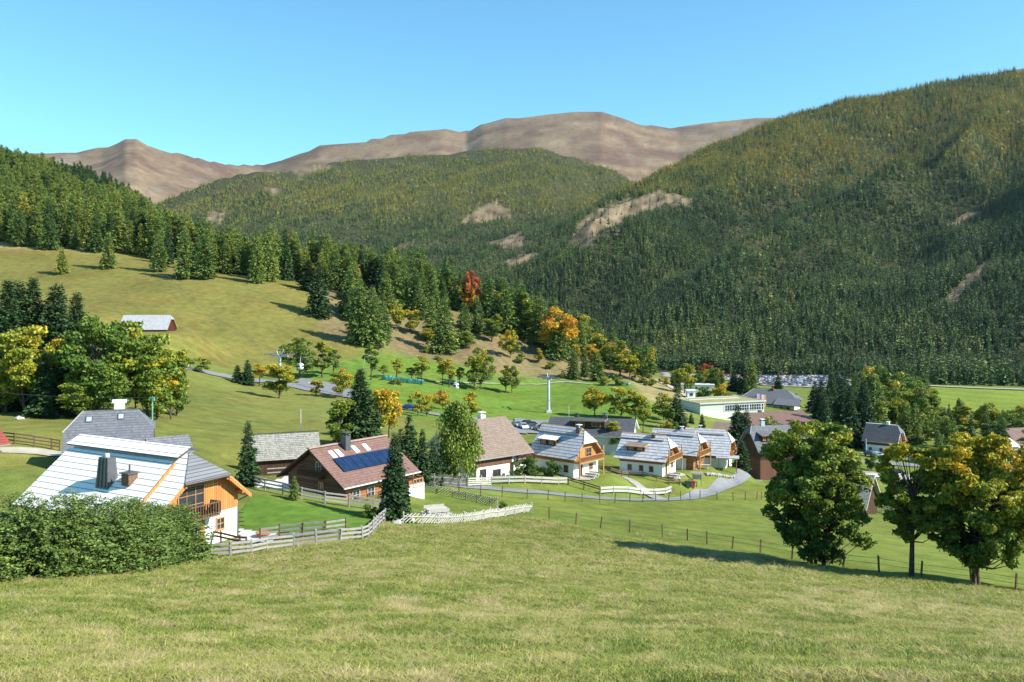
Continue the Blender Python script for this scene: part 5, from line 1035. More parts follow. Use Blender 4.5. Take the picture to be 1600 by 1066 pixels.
def cable():
    d = (pB - pA); d.z = 0; s = Vector((-d.y, d.x, 0)).normalized()
    for k, lb in ((-3.2, 'near'), (3.2, 'far')):
        m = MB(); pts = []
        for (A, hA_, B, hB_) in ((pA - d * 0.9 + Vector((0, 0, -11)), hA, pA, hA), (pA, hA, pB, hB), (pB, hB, pB + d * 0.45 + Vector((0, 0, 26)), hB)):
            a = A + Vector((0, 0, hA_ + 0.75)) + s * k; b = B + Vector((0, 0, hB_ + 0.75)) + s * k
            for i in range(12):
                t0, t1 = i / 12, (i + 1) / 12; f = lambda t: a + (b - a) * t - Vector((0, 0, 3.0 * 4 * t * (1 - t)))
                m.tube(f(t0), f(t1), 0.035, 0.035, 5)
        o = m.build('lift_cable', M_METAL); tag(o, lb + ' steel cable of the gondola lift', 'cable')
    return d, s
dL, sL = cable()
def gondola(t_, k, label, dd=0):
    a = pA + Vector((0, 0, hA + 0.75)) + sL * k; b = pB + Vector((0, 0, hB + 0.75)) + sL * k; p = a + (b - a) * t_ - Vector((0, 0, 12.0 * t_ * (1 - t_))); t = empty('gondola', p, math.atan2(dL.y, dL.x), label, 'gondola cabin'); t.scale = (0.82, 0.82, 0.82)
    m = MB(); m.beam((0, 0, 0.1), (0, 0, -2.2), 0.12, 0.12); m.beam((-0.5, 0, -2.15), (0.5, 0, -2.15), 0.1, 0.1); m.build('hanger', M_WMETAL, t)
    m = MB(); pr = [(0.75, -2.3), (1.1, -2.9), (1.15, -3.6), (0.9, -4.4), (0.6, -4.5)]; vs = []; n = 16
    for r_, z in pr: vs += [(r_ * math.cos(2 * math.pi * i / n), r_ * 0.9 * math.sin(2 * math.pi * i / n), z) for i in range(n)]
    m.add(vs, [(j * n + i, j * n + (i + 1) % n, (j + 1) * n + (i + 1) % n, (j + 1) * n + i) for j in range(4) for i in range(n)] + [tuple(range(n)), tuple(range(5 * n - 1, 4 * n - 1, -1))]); c = m.build('cabin', M_WMETAL, t, smooth=True)
    m = MB(); vs = []
    for r_, z in ((1.135, -2.95), (1.175, -3.6)): vs += [(r_ * math.cos(2 * math.pi * i / n), r_ * 0.9 * math.sin(2 * math.pi * i / n), z) for i in range(n)]
    m.add(vs, [(i, (i + 1) % n, n + (i + 1) % n, n + i) for i in range(n) if i % 4]); m.build('window_band', M_GLASS, c)
gondola(0.35, -3.2, 'grey gondola cabin hanging over the green field in front of the row of maples'); gondola(0.93, -3.2, 'grey gondola cabin hanging beside the green tree by the valley road')
# ---- poles and lamps
def lamp(px, py, hpx, label, dmin, lean=0.12, arm=1.3, mat=None, r=0.07, side=1, name='street_lamp'):
    p = gp(px, py, dmin); h = hpx / F * p.y; t = empty(name, p, 0, label, 'street lamp'); m = MB(); m.tube((0, 0, -0.3), (lean * h, 0, h * 0.93), r, r * 0.7, 8); m.tube((lean * h, 0, h * 0.93), (lean * h + arm * side, 0, h), r * 0.7, r * 0.5, 8); m.build('pole', mat or M_STEEL, t)
    m = MB(); m.box((lean * h + (arm + 0.3) * side, 0, h), (0.7, 0.25, 0.12)); m.build('lamp_head', M_WMETAL, t)
lamp(565, 596, 40, 'leaning street lamp with short arm beside the valley road', 200); lamp(142, 645, 40, 'thin street lamp leaning left in front of the tree clump', 90, -0.12, 1.1, None, 0.06, -1)
def pole(px, py, hpx, label, dmin, r=0.08, mat=None, top=True, name='pole', cat='pole'):
    p = gp(px, py, dmin); h = hpx / F * p.y; t = empty(name, p, 0, label, cat); m = MB(); m.tube((0, 0, -0.5), (0, 0, h), r, r * 0.7, 8); m.build('mast', mat or M_STEEL, t)
    if top: m = MB(); m.beam((-0.35, 0, h - 0.15), (0.35, 0, h - 0.15), 0.08, 0.2); m.box((0.2, 0, h - 0.3), (0.2, 0.2, 0.5)); m.build('crossarm', mat or M_STEEL, t)
    return p, h
pg, hg = pole(238, 690, 70, 'green power pole behind the slate-roofed farmhouse', 85, 0.13, m_plain('green_wood', (0.16, 0.33, 0.24), 0.8), True, 'power_pole', 'power pole')
m = MB(); a = pg + Vector((0, 0, hg - 0.1)); b = a + Vector((-26, 2, 1.0))
for i in range(14):
    f = lambda t: a + (b - a) * t - Vector((0, 0, 0.5 * 4 * t * (1 - t))); m.tube(f(i / 14), f((i + 1) / 14), 0.02, 0.02, 5)
tag(m.build('power_line', M_METAL), 'thin power line strung across the tree clump on the left', 'cable')
pole(470, 686, 46, 'thin white mast behind the old barn', 115, 0.05, M_WMETAL, False, 'flagpole', 'mast'); pole(1127, 640, 22, 'white flagpole in front of the inn', 250, 0.1, M_WMETAL, False, 'flagpole', 'mast')
pole(889, 668, 34, 'thin mast in front of the golden tree', 190, 0.05, M_WMETAL, False, 'flagpole', 'mast'); pole(1353, 712, 26, 'blue and white sign pylon beside the street', 150, 0.25, m_plain('blue_sign', (0.25, 0.33, 0.5)), False, 'sign', 'sign')
for i, (c, nm) in enumerate((((0.5, 0.45, 0.6), 'lilac'), ((0.6, 0.1, 0.3), 'crimson'), ((0.7, 0.68, 0.66), 'white'), ((0.7, 0.35, 0.12), 'orange'))):
    p = at(1183 + i * 3.6, 355); t = empty('banner', (p.x, p.y, p.z), 0, nm + ' upright banner flag, one of four in front of the inn', 'banner'); m = MB(); m.tube((0, 0, -0.5), (0, 0, 6.6), 0.05, 0.05, 6); m.build('pole', M_WMETAL, t)
    m = MB(); m.box((0.45, 0, 4.0), (0.8, 0.05, 4.8)); m.build('cloth', m_plain(nm + '_cloth', c, 0.8, 0.15, 2), t)
# ---- bales, table, bowl, bins
def bales():
    rr = random.Random(3); M = m_plain('teal_film', (0.03, 0.15, 0.13), 0.35, 0.3, 2, 0.5); M2 = m_plain('pale_teal_film', (0.10, 0.30, 0.28), 0.35, 0.3, 2, 0.5)
    me = []
    for mt in (M, M2):
        m = MB(); n = 18; vs = []
        for y, r_ in ((-0.6, 0.55), (-0.55, 0.64), (0.55, 0.64), (0.6, 0.55)): vs += [(r_ * math.cos(2 * math.pi * i / n), y, 0.62 + r_ * math.sin(2 * math.pi * i / n)) for i in range(n)]
        m.add(vs, [(j * n + i, (j + 1) * n + i, (j + 1) * n + (i + 1) % n, j * n + (i + 1) % n) for j in range(3) for i in range(n)] + [tuple(range(n)), tuple(range(4 * n - 1, 3 * n - 1, -1))]); k = bpy.data.meshes.new('bale'); k.from_pydata(m.v, [], m.f); k.materials.append(mt); me.append(k)
    for i in range(20):
        px = 600 + i * 3.05; py = 594 + i * 0.35; p = gp(px, py, 220); o = obj('silage_bale', me[0 if i > 5 else 1 if i % 2 else 0], None, p, R(rr.uniform(-15, 15))); o.scale = (1.15, 1.15, 1.15 * rr.uniform(0.9, 1.05))
        tag(o, 'teal wrapped round bale in the long row on the green field' if i > 5 else 'paler teal wrapped bale at the left end of the row', 'bale', 'wrapped silage bales in a row')
bales()
def picnic(px, py, yaw, label, dmin, benches=True, s=1.0, short=''):
    p = gp(px, py, dmin); t = empty('picnic_table', p, R(yaw), label, 'table'); t.scale = (s, s, s); m = MB(); m.box((0, 0, 0.76), (2.0, 0.8, 0.06)); m.build('tabletop', M_PALEWOOD, t)
    for x in (-0.7, 0.7): m = MB(); m.beam((x, -0.5, -0.1), (x, 0.25, 0.74), 0.09, 0.09); m.beam((x, 0.5, -0.1), (x, -0.25, 0.74), 0.09, 0.09); m.build('leg', M_PALEWOOD, t)
    for y in ((-0.75, 0.75) if benches else ()):
        q = t.matrix_basis @ Vector((0, y, 0)); b = empty('bench', Vector(q), R(yaw), 'pale wooden bench on the %s side of the %s' % ('near' if y < 0 else 'far', short), 'bench'); b.scale = (s, s, s)
        m = MB(); m.box((0, 0, 0.44), (2.0, 0.34, 0.06)); m.build('seat', M_PALEWOOD, b); m = MB(); m.box((0, 0.2 if y > 0 else -0.2, 0.75), (2.0, 0.05, 0.3)); m.build('backrest', M_PALEWOOD, b)
        for x in (-0.8, 0.8): m = MB(); m.box((x, 0, 0.17), (0.09, 0.3, 0.6)); m.build('leg', M_PALEWOOD, b)
picnic(682, 807, 20, 'pale picnic table on the small terrace right of the solar-roofed house', 70, True, 1.05, 'table by the solar house')
picnic(925, 746, -30, 'wooden garden table in front of the chalet with the white dormer', 100, True, 0.9, 'table by the white-dormer chalet'); picnic(1052, 748, -30, 'garden table on the terrace of the front grey chalet', 100, True, 0.9, 'table by the front grey chalet'); picnic(1100, 733, -20, 'garden table on the terrace of the middle grey chalet', 100, False)
p = gp(412, 840, 55); t = empty('fire_bowl', p, 0, 'rusty round fire bowl on the terrace of the near chalet', 'fire bowl'); m = MB(); n = 24; vs = []
for r_, z in ((0.15, 0.12), (0.45, 0.2), (0.65, 0.42), (0.60, 0.42), (0.4, 0.26), (0.02, 0.2)): vs += [(r_ * math.cos(2 * math.pi * i / n), r_ * math.sin(2 * math.pi * i / n), z) for i in range(n)]
m.add(vs, [(j * n + i, j * n + (i + 1) % n, (j + 1) * n + (i + 1) % n, (j + 1) * n + i) for j in range(5) for i in range(n)]); m.build('bowl', m_plain('rusty_steel', (0.30, 0.12, 0.05), 0.8, 0.3, 4), t, smooth=True)
m = MB(); m.box((0, 0, 0.06), (0.4, 0.4, 0.14)); m.build('foot', M_METAL, t)
for px, py, c, lb in ((1075, 763, (0.03, 0.10, 0.05), 'green wheelie bin by the lane junction'), (1082, 763, (0.30, 0.05, 0.06), 'dark red bin next to the green one'), (795, 754, (0.02, 0.16, 0.10), 'green rain barrel at the corner of the tan-roofed house')):
    p = gp(px, py, 90); t = empty('bin', p, 0, lb, 'bin'); m = MB(); m.add([(-.3, -.3, 0), (.3, -.3, 0), (.3, .3, 0), (-.3, .3, 0), (-.36, -.38, 1.0), (.36, -.38, 1.0), (.36, .38, 1.0), (-.36, .38, 1.0)], [(3, 2, 1, 0), (4, 5, 6, 7), (0, 1, 5, 4), (1, 2, 6, 5), (2, 3, 7, 6), (3, 0, 4, 7)]); m.build('body', m_plain('bin_plastic', c, 0.5), t); m = MB(); m.box((0, 0, 1.05), (0.8, 0.84, 0.1)); m.build('lid', m_plain('bin_lid', hsv(0, c, 0.7), 0.5), t)
p = gp(1089, 758, 100); t = empty('notice_board', p, R(-20), 'weathered wooden notice board with small roof by the lane junction', 'sign')
for x in (-0.7, 0.7): m = MB(); m.beam((x, 0, -0.3), (x, 0, 2.0), 0.12, 0.12); m.build('post', M_GREYWOOD, t)
m = MB(); m.box((0, 0, 1.3), (1.4, 0.08, 0.8)); m.build('board', M_PALEWOOD, t); m = MB(); m.slab([(-1, -0.4, 1.95), (1, -0.4, 1.95), (1, 0, 2.3), (-1, 0, 2.3)], 0.06); m.slab([(1, 0.4, 1.95), (-1, 0.4, 1.95), (-1, 0, 2.3), (1, 0, 2.3)], 0.06); m.build('roof', M_GREYWOOD, t)
# stones
def rock_mesh(seed, s=1.0):
    rng = np.random.RandomState(seed); import bmesh
    bm = bmesh.new(); bmesh.ops.create_icosphere(bm, subdivisions=2, radius=s)
    for v in bm.verts: v.co *= 1 + 0.25 * math.sin(v.co.x * 5 + seed) * math.cos(v.co.y * 4) + rng.uniform(-0.1, 0.1); v.co.z *= 0.6
    me = bpy.data.meshes.new('boulder'); bm.to_mesh(me); bm.free(); me.materials.append(M_STONE); return me
RK = [rock_mesh(i) for i in range(4)]
rr = random.Random(8)
for i in range(11):
    px = 1105 + i * 4.0; p = gp(px, 742 + i * 0.55, 120); o = obj('boulder', RK[i % 4], None, p + Vector((0, 0, 0.15)), rr.uniform(0, 6)); o.scale = (0.45, 0.4, 0.55); tag(o, 'grey boulder in the stone row edging the lawn right of the grey chalets', 'boulder', 'boulders of the garden stone row')
for px, py, s, lb in ((628, 812, 0.8, 'large tan boulder beside the blue spruce'), (640, 815, 0.6, 'smaller tan boulder right of the large one'), (620, 818, 0.5, 'low boulder by the fence corner'), (483, 600, 0.9, 'pale boulder on the grass beside the parking area'), (496, 601, 1.1, 'second pale boulder beside the parking area'), (30, 655, .7, 'grey rock under the golden tree at the left edge'), (95, 652, 0.5, 'grey rock under the dark spruce left')):
    p = gp(px, py, 60); o = obj('boulder', RK[int(px) % 4], None, p, 1.0); o.scale = (s, s * 0.8, s); tag(o, lb, 'boulder')
for i, (px, py, s) in enumerate([(115, 1050, .1), (680, 1056, .12), (1170, 958, .13), (600, 983, .1), (815, 1024, .13), (232, 997, .12), (830, 968, .12), (1535, 1022, .1), (60, 1010, .09), (605, 1053, .08)]):
    p = gp(px, py); o = obj('stone', RK[i % 4], None, p, i); o.scale = (s, s * .7, s * .8); tag(o, 'small pale stone lying in the foreground meadow', 'stone', 'pale stones in the foreground meadow')
# ---------------------------------------------------------------- trees near enough to be themselves
class Kind:
    def __init__(s, name, cat, geo, trunk, mat, bark, H, Wd, base_tint):
        s.name, s.cat, s.H, s.W, s.bt = name, cat, H, Wd, base_tint; V, Fq, T, Rn = geo
        s.crown = crown_mesh('crown', V, Fq, T, Rn, mat); s.trunk = mesh_np('trunk', trunk[0], trunk[1], bark, smooth=True)
        s.one = one_tree_mesh(name, V, Fq, T, Rn, trunk[0], trunk[1], [mat, bark])
def con_kind(nm, seed, **k):
    H = k.pop('H', 20.0); Rr = k.pop('R', 3.6); k.setdefault('clump', 0.72); g = conifer_geo(seed, H, Rr, k.pop('tiers', 32), k.pop('per', 11), k.pop('sub', 15), **k)
    return Kind(nm, nm, g, trunk_geo(H, 0.26, 8, 0.97, seed), M_CON, M_BARK, H, 2 * Rr, 0.2)
SPR = [con_kind('spruce', 11 + i, droop=0.5, base=0.03, irr=0.35, tint=0.2, tvar=0.05, power=0.9, R=3.6 + 0.3 * i) for i in range(4)]
BIGSPR = [con_kind('spruce', 31 + i, tiers=44, per=13, sub=24, droop=0.5, base=0.02, irr=0.35, tint=0.2, tvar=0.05, power=0.85, R=4.6, clump=0.55) for i in range(2)]
LAR = [con_kind('larch', 21 + i, droop=0.25, base=0.06, irr=0.5, tint=0.2, tvar=0.06, power=0.62, R=4.4 + 0.5 * (i % 3), slim=0.85, tiers=34, per=12, sub=24, clump=0.52) for i in range(5)]
def brd_kind(seed, n=7000, size=0.25, H=12.0, Rr=4.6, trunkmat=None, nm='broadleaf_tree', **k):
    g, t = broadleaf_geo(seed, H, Rr, n, size, tint=0.2, **k); return Kind(nm, 'tree', g, t, M_BRD, trunkmat or M_BARK, H, 2 * Rr, 0.2)
BRO = [brd_kind(41, base=0.14), brd_kind(42, topt=0.22, Rr=4.2, base=0.12, ragged=True, ls=(.18, .32)), brd_kind(43, H=13, Rr=3.8, lobes=22, topt=0.12, base=0.1), brd_kind(44, H=11, Rr=4.8, lobes=30, base=0.14, ragged=True, ls=(.18, .32)), brd_kind(45, H=12, Rr=3.0, lobes=14, shape='cone', base=0.12)]
SLM = [brd_kind(51, H=12, Rr=2.8, lobes=16, base=0.2, n=4000, size=0.2), brd_kind(52, H=12, Rr=3.2, lobes=18, base=0.18, n=4200, size=0.22, topt=0.2)]
BSH = [brd_kind(61, H=4, Rr=3.2, lobes=14, base=0.02, n=3200, size=0.2, nm='bush'), brd_kind(62, H=4, Rr=2.6, lobes=12, base=0.02, n=2600, size=0.18, nm='bush')]
TN = [0]; CLB_ = None
def tree(kinds, px, py, hpx, label, wpx=None, hue=0.2, dmin=20, i=None, group=None, d=None, cat=None, nm=None, parts=None):
    TN[0] += 1; rr = random.Random(TN[0] * 7 + 1); k = kinds[(i if i is not None else TN[0]) % len(kinds)]
    p = at(px, d) if d else gp(px, py, dmin, 465 if dmin >= 250 else 9000)
    if d: hpx = hpx if py is None else hpx
    h = hpx / F * p.y * (1.12 if k.cat == 'tree' and hpx < 60 else 1.0); sz = h / k.H; sx = sz if wpx is None else (wpx / F * p.y) / k.W; rz = rr.uniform(0, 6.28); hue -= 0.05 if k.cat == 'tree' and 0.5 < hue < 0.8 else 0; sx *= 1.25 if k.name == 'spruce' else 1.22 if k.name == 'broadleaf_tree' and kinds is not CLB_ else 1.0
    name = nm or k.name
    if parts is None: parts = hpx > 26
    if parts:
        t = empty(name, p, rz, label, cat or k.cat, group); t.scale = (sx, sx, sz); c = obj('crown' if name != 'bush' else 'foliage', k.crown, t); c['hue'] = hue - k.bt + (0.10 if k.name == 'larch' else 0); obj('trunk' if name != 'bush' else 'stems', k.trunk, t)
    else:
        t = obj(name, k.one, None, p, rz); t.scale = (sx, sx, sz); t['hue'] = hue - k.bt + (0.10 if k.name == 'larch' else 0); tag(t, label, cat or k.cat, group)
    return t
# left meadow, isolated larches and spruces: px, base row, height px, width px, hue, label
for a in [(97, 428, 42, 24, .52, 'small golden larch alone on the left meadow, leftmost of the isolated ones'), (169, 420, 58, 28, .42, 'yellow-green larch alone on the left meadow, second from the left'), (248, 425, 66, 28, .36, 'larch on the meadow in front of the dark spruce pair'),
          (289, 436, 74, 36, .34, 'broad larch at the meadow edge, left of a close pair'), (322, 437, 78, 34, .33, 'larch right beside the broad one at the meadow edge'), (312, 424, 58, 22, .30, 'slender larch behind the close pair at the meadow edge'),
          (372, 425, 72, 30, .36, 'pointed larch between two groups at the meadow edge'), (402, 443, 84, 30, .38, 'left one of the twin larches standing forward on the meadow'), (420, 440, 90, 32, .40, 'right one of the twin larches standing forward on the meadow'), (345, 423, 62, 28, .25, 'dark green larch behind the meadow edge'), (440, 420, 62, 30, .32, 'larch at the right end of the meadow-edge group')]:
    tree(LAR, a[0], a[1], a[2], a[5], a[3], a[4], 250)
for a in [(222, 397, 68, 34, .12, 'dense dark spruce at the top edge of the left meadow'), (205, 392, 60, 22, .15, 'dark spruce left of the densest one at the meadow top'), (238, 396, 56, 22, .2, 'spruce right of the densest one at the meadow top'), (497, 495, 86, 38, .12, 'big dark spruce alone on the meadow left of the knoll'), (482, 454, 48, 36, .12, 'dark spruce behind the lone big one by the knoll'),
          (532, 468, 22, 16, .13, 'little spruce in the gap left of the knoll wood'), (587, 452, 52, 36, .06, 'very dark spruce on the knoll top'), (640, 462, 52, 26, .22, 'green spruce on the knoll skyline'), (652, 463, 42, 24, .16, 'dark spruce on the knoll skyline right of a larch')]:
    tree(SPR, a[0], a[1], a[2], a[5], a[3], a[4], 250)
# the knoll
for a in [(560, 538, 100, 46, .34, 'tall larch at the left corner of the knoll wood'), (582, 541, 94, 46, .36, 'tall larch second from the left corner of the knoll wood'), (598, 536, 76, 34, .30, 'darker larch at the left foot of the knoll'), (612, 470, 66, 38, .36, 'broad larch on the knoll crest behind the golden maples'), (628, 474, 70, 34, .33, 'pointed larch on the knoll crest'),
          (675, 467, 54, 30, .40, 'light larch on the knoll skyline near the middle'), (705, 482, 60, 34, .40, 'bright larch on the knoll skyline left of the red tree'), (674, 530, 66, 30, .38, 'slim larch on the knoll slope'), (694, 552, 88, 46, .36, 'biggest larch on the front slope of the knoll'), (725, 537, 64, 34, .33, 'larch right of the biggest one on the knoll slope'),
          (720, 470, 52, 22, .28, 'narrow larch behind the red tree'), (750, 472, 48, 22, .30, 'narrow larch just right of the red tree'), (762, 499, 72, 36, .30, 'large green larch right of the red tree'), (790, 522, 84, 42, .34, 'large larch above the yellow maple on the knoll'), (815, 528, 84, 40, .33, 'large larch second right above the yellow maple'),
          (838, 500, 56, 28, .36, 'larch on the right shoulder of the knoll'), (873, 562, 68, 40, .36, 'larch in front of the red-orange crown'), (896, 593, 48, 26, .34, 'small larch at the foot of the knoll, left of three'), (914, 589, 42, 20, .32, 'small larch at the foot of the knoll, middle of three'), (933, 595, 46, 30, .40, 'small larch at the foot of the knoll, right of three'),
          (548, 500, 50, 26, .28, 'larch behind the left corner of the knoll wood'), (745, 520, 58, 30, .30, 'larch on the shaded middle of the knoll'), (655, 500, 56, 28, .32, 'larch in the shaded hollow of the knoll'), (848, 532, 66, 36, .30, 'bushy larch left of the red-orange crown')]:
    tree(LAR, a[0], a[1], a[2], a[5], a[3], a[4], 280)
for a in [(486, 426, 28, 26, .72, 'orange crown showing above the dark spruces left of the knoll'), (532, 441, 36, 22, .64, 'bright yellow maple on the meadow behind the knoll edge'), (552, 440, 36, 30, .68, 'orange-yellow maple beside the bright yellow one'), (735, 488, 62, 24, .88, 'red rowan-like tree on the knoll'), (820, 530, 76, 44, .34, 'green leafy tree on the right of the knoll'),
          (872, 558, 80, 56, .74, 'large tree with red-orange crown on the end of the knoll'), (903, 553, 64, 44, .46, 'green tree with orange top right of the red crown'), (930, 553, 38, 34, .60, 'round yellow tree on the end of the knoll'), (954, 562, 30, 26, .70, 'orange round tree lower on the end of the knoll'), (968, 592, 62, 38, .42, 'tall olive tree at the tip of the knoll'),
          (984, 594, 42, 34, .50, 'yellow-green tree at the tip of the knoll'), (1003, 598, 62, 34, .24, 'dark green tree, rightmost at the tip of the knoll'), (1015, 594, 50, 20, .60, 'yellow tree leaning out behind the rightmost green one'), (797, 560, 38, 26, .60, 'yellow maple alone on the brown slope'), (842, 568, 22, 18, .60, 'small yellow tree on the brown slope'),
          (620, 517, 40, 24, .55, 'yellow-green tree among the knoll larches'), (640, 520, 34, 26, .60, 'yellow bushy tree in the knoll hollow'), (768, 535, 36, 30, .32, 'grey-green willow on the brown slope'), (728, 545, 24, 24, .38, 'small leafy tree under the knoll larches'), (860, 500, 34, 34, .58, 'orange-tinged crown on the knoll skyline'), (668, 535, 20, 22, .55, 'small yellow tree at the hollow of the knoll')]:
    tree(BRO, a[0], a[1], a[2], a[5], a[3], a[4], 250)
def extra(kinds, n, u0, u1, y0, y1, seed, test, h0, h1, hue, label, group, sep=7.0, name=None):
    rng = np.random.RandomState(seed); done = []; tries = 0
    while len(done) < n and tries < n * 60:
        tries += 1; y = math.sqrt(rng.uniform(y0 ** 2, y1 ** 2)); u = rng.uniform(u0, u1); x = (u - CX) / F * y; z = hz(x, y); py = HY - F * z / y
        if not test(u, py, y) or any((x - a) ** 2 + (y - b) ** 2 < r_ * r_ for a, b, r_ in BLD) or any((x - a) ** 2 + (y - b) ** 2 < sep ** 2 for a, b in done): continue
        done.append((x, y)); k = kinds[rng.randint(len(kinds))]; h = rng.uniform(h0, h1); s = h / k.H; lb_ = ('tall ' if h > (h0 + h1) / 2 else 'shorter ') + label + (', left part' if u < u0 + (u1 - u0) / 3 else ', middle part' if u < u0 + (u1 - u0) * 2 / 3 else ', right part'); o = obj(k.name, k.one, None, (x, y, z), rng.uniform(0, 6.28)); o.scale = (s * rng.uniform(.85, 1.2), s, s); o['hue'] = float(hue - k.bt + rng.normal() * 0.05 + (0.10 if k.name == 'larch' else 0)); tag(o, lb_, k.cat, group)
    return len(done)
kl = lambda u, py, y: py < np.interp(u, [500, 560, 620, 700, 760, 820, 870, 930, 1000], [440, 520, 525, 538, 530, 535, 560, 575, 590])
extra(LAR, 60, 505, 960, 345, 470, 3, kl, 15, 24, .36, 'green larch standing in the thick of the wooded knoll', 'larches filling the knoll wood', 5.5)
extra(SPR, 18, 500, 900, 380, 470, 4, kl, 14, 22, .14, 'dark spruce standing in the thick of the wooded knoll', 'spruces filling the knoll wood', 6.5)
extra(BRO, 34, 700, 1010, 340, 450, 5, kl, 8, 13, .40, 'leafy green tree in the thick of the wooded knoll', 'leafy trees filling the knoll wood', 5.5)
extra(BRO, 20, 780, 1020, 330, 430, 8, kl, 6, 11, .56, 'yellow autumn tree on the end of the wooded knoll', 'yellow trees on the end of the knoll', 6)
extra(BSH, 34, 640, 1040, 325, 420, 6, lambda u, py, y: py > 520, 1.5, 3.5, .40, 'low brownish bush on the slope of the knoll', 'bushes on the knoll slope', 4)
# along the valley road and the green field
for a in [(BRO, 314, 582, 22, 26, .42, 'small olive tree by the road at the foot of the meadow'), (BRO, 436, 623, 54, 46, .50, 'round golden-olive maple alone on the grass left of the road'), (BRO, 467, 592, 56, 44, .26, 'full green tree beside the left gondola cabin'), (BRO, 504, 590, 52, 38, .42, 'yellow-green tree right of the full green one'), (SLM, 521, 586, 36, 22, .22, 'small green tree next to the yellow-green one'),
          (SLM, 405, 604, 34, 24, .66, 'narrow orange tree by the valley road'), (BRO, 494, 619, 25, 20, .60, 'small golden tree on the parking verge'), (BRO, 535, 622, 40, 30, .58, 'pale orange tree behind the big spruce'), (SLM, 580, 594, 54, 26, .30, 'tall narrow dark tree at the start of the maple row'), (SLM, 600, 591, 20, 16, .40, 'little tree beside the teal bales'),
          (SLM, 620, 592, 28, 20, .60, 'small yellow tree behind the bales'), (SLM, 643, 595, 20, 18, .45, 'thin pale tree behind the bales'), (SLM, 659, 600, 40, 26, .48, 'yellow-green maple at the right end of the bales'), (SLM, 691, 601, 40, 20, .60, 'slim yellow tree in the maple row'), (SLM, 702, 605, 40, 22, .62, 'orange-brown tree next to the slim yellow one'), (SLM, 718, 605, 30, 16, .35, 'thin sparse tree near the right gondola cabin'),
          (BRO, 742, 610, 54, 32, .46, 'left one of the paired green-gold maples in the field row'), (BRO, 751, 609, 54, 34, .36, 'right one of the paired green-gold maples in the field row'), (BRO, 790, 614, 40, 24, .38, 'left one of two small maples at the end of the field row'), (BRO, 800, 615, 40, 24, .40, 'right one of two small maples at the end of the field row'),
          (BRO, 652, 651, 36, 22, .60, 'bright yellow tree by the road, left of a pair'), (BRO, 667, 651, 34, 22, .62, 'bright yellow tree by the road, right of a pair'), (BRO, 691, 640, 26, 22, .70, 'orange tree above the birch'), (BRO, 734, 656, 40, 36, .58, 'bushy bright yellow tree behind the tan roof'),
          (BRO, 929, 650, 42, 36, .58, 'round golden-orange tree behind the long dark roof'), (BRO, 972, 655, 46, 42, .56, 'wide golden tree right of the round one'), (BRO, 994, 655, 38, 36, .54, 'golden tree right of the wide one'), (SLM, 1005, 677, 46, 22, .45, 'slender green-yellow tree beside the tall dark spruce'), (BRO, 959, 708, 46, 44, .52, 'grey-brown thinning tree between the two chalet groups'),
          (BRO, 1070, 616, 44, 36, .46, 'large yellow-green tree at the foot of the hill road'), (BRO, 1103, 592, 22, 18, .92, 'bright red tree in front of the distant car park'), (BRO, 1106, 608, 30, 28, .58, 'yellow tree below the bright red one'), (BRO, 1121, 606, 26, 20, .70, 'rust-brown tree right of the yellow one'), (BRO, 1042, 605, 14, 12, .66, 'tiny orange bush by the hill road')]:
    tree(a[0], a[1], a[2], a[3], a[6], a[4], a[5], 150)
for a in [(SPR, 371, 598, 28, 20, .14, 'small dark conifer by the road, left of a pair'), (SPR, 387, 602, 40, 22, .12, 'dark conifer by the road, right of a pair'), (SPR, 1058, 674, 60, 40, .10, 'dense dark spruce behind the grey chalets'), (SPR, 1080, 662, 17, 9, .14, 'small spruce before the mint hall'), (SPR, 1097, 672, 26, 12, .14, 'narrow spruce before the mint hall'),
          (SPR, 1152, 712, 80, 38, .12, 'tall dark spruce right of the grey chalets'), (SPR, 1166, 714, 72, 36, .10, 'broad dark spruce behind the tall one'), (SPR, 1177, 742, 52, 26, .18, 'younger spruce by the bend of the lane'), (SPR, 1160, 733, 44, 24, .16, 'short spruce left of the younger one at the lane bend'), (SPR, 1147, 612, 34, 22, .08, 'black-green spruce left of the tall pale larch'),
          (LAR, 1175, 618, 58, 24, .44, 'tall pale larch in front of the car park'), (SPR, 1163, 614, 46, 24, .10, 'dark spruce just left of the tall pale larch'), (SPR, 1216, 608, 22, 14, .12, 'spruce tip above the inn roof'), (SPR, 1244, 637, 22, 14, .16, 'little spruce before the inn front'), (LAR, 1059, 614, 30, 14, .32, 'small larch by the big yellow-green tree'), (SPR, 1273, 645, 50, 26, .08, 'dark spruce at the right end of the inn')]:
    tree(a[0], a[1], a[2], a[3], a[6], a[4], a[5], 150)
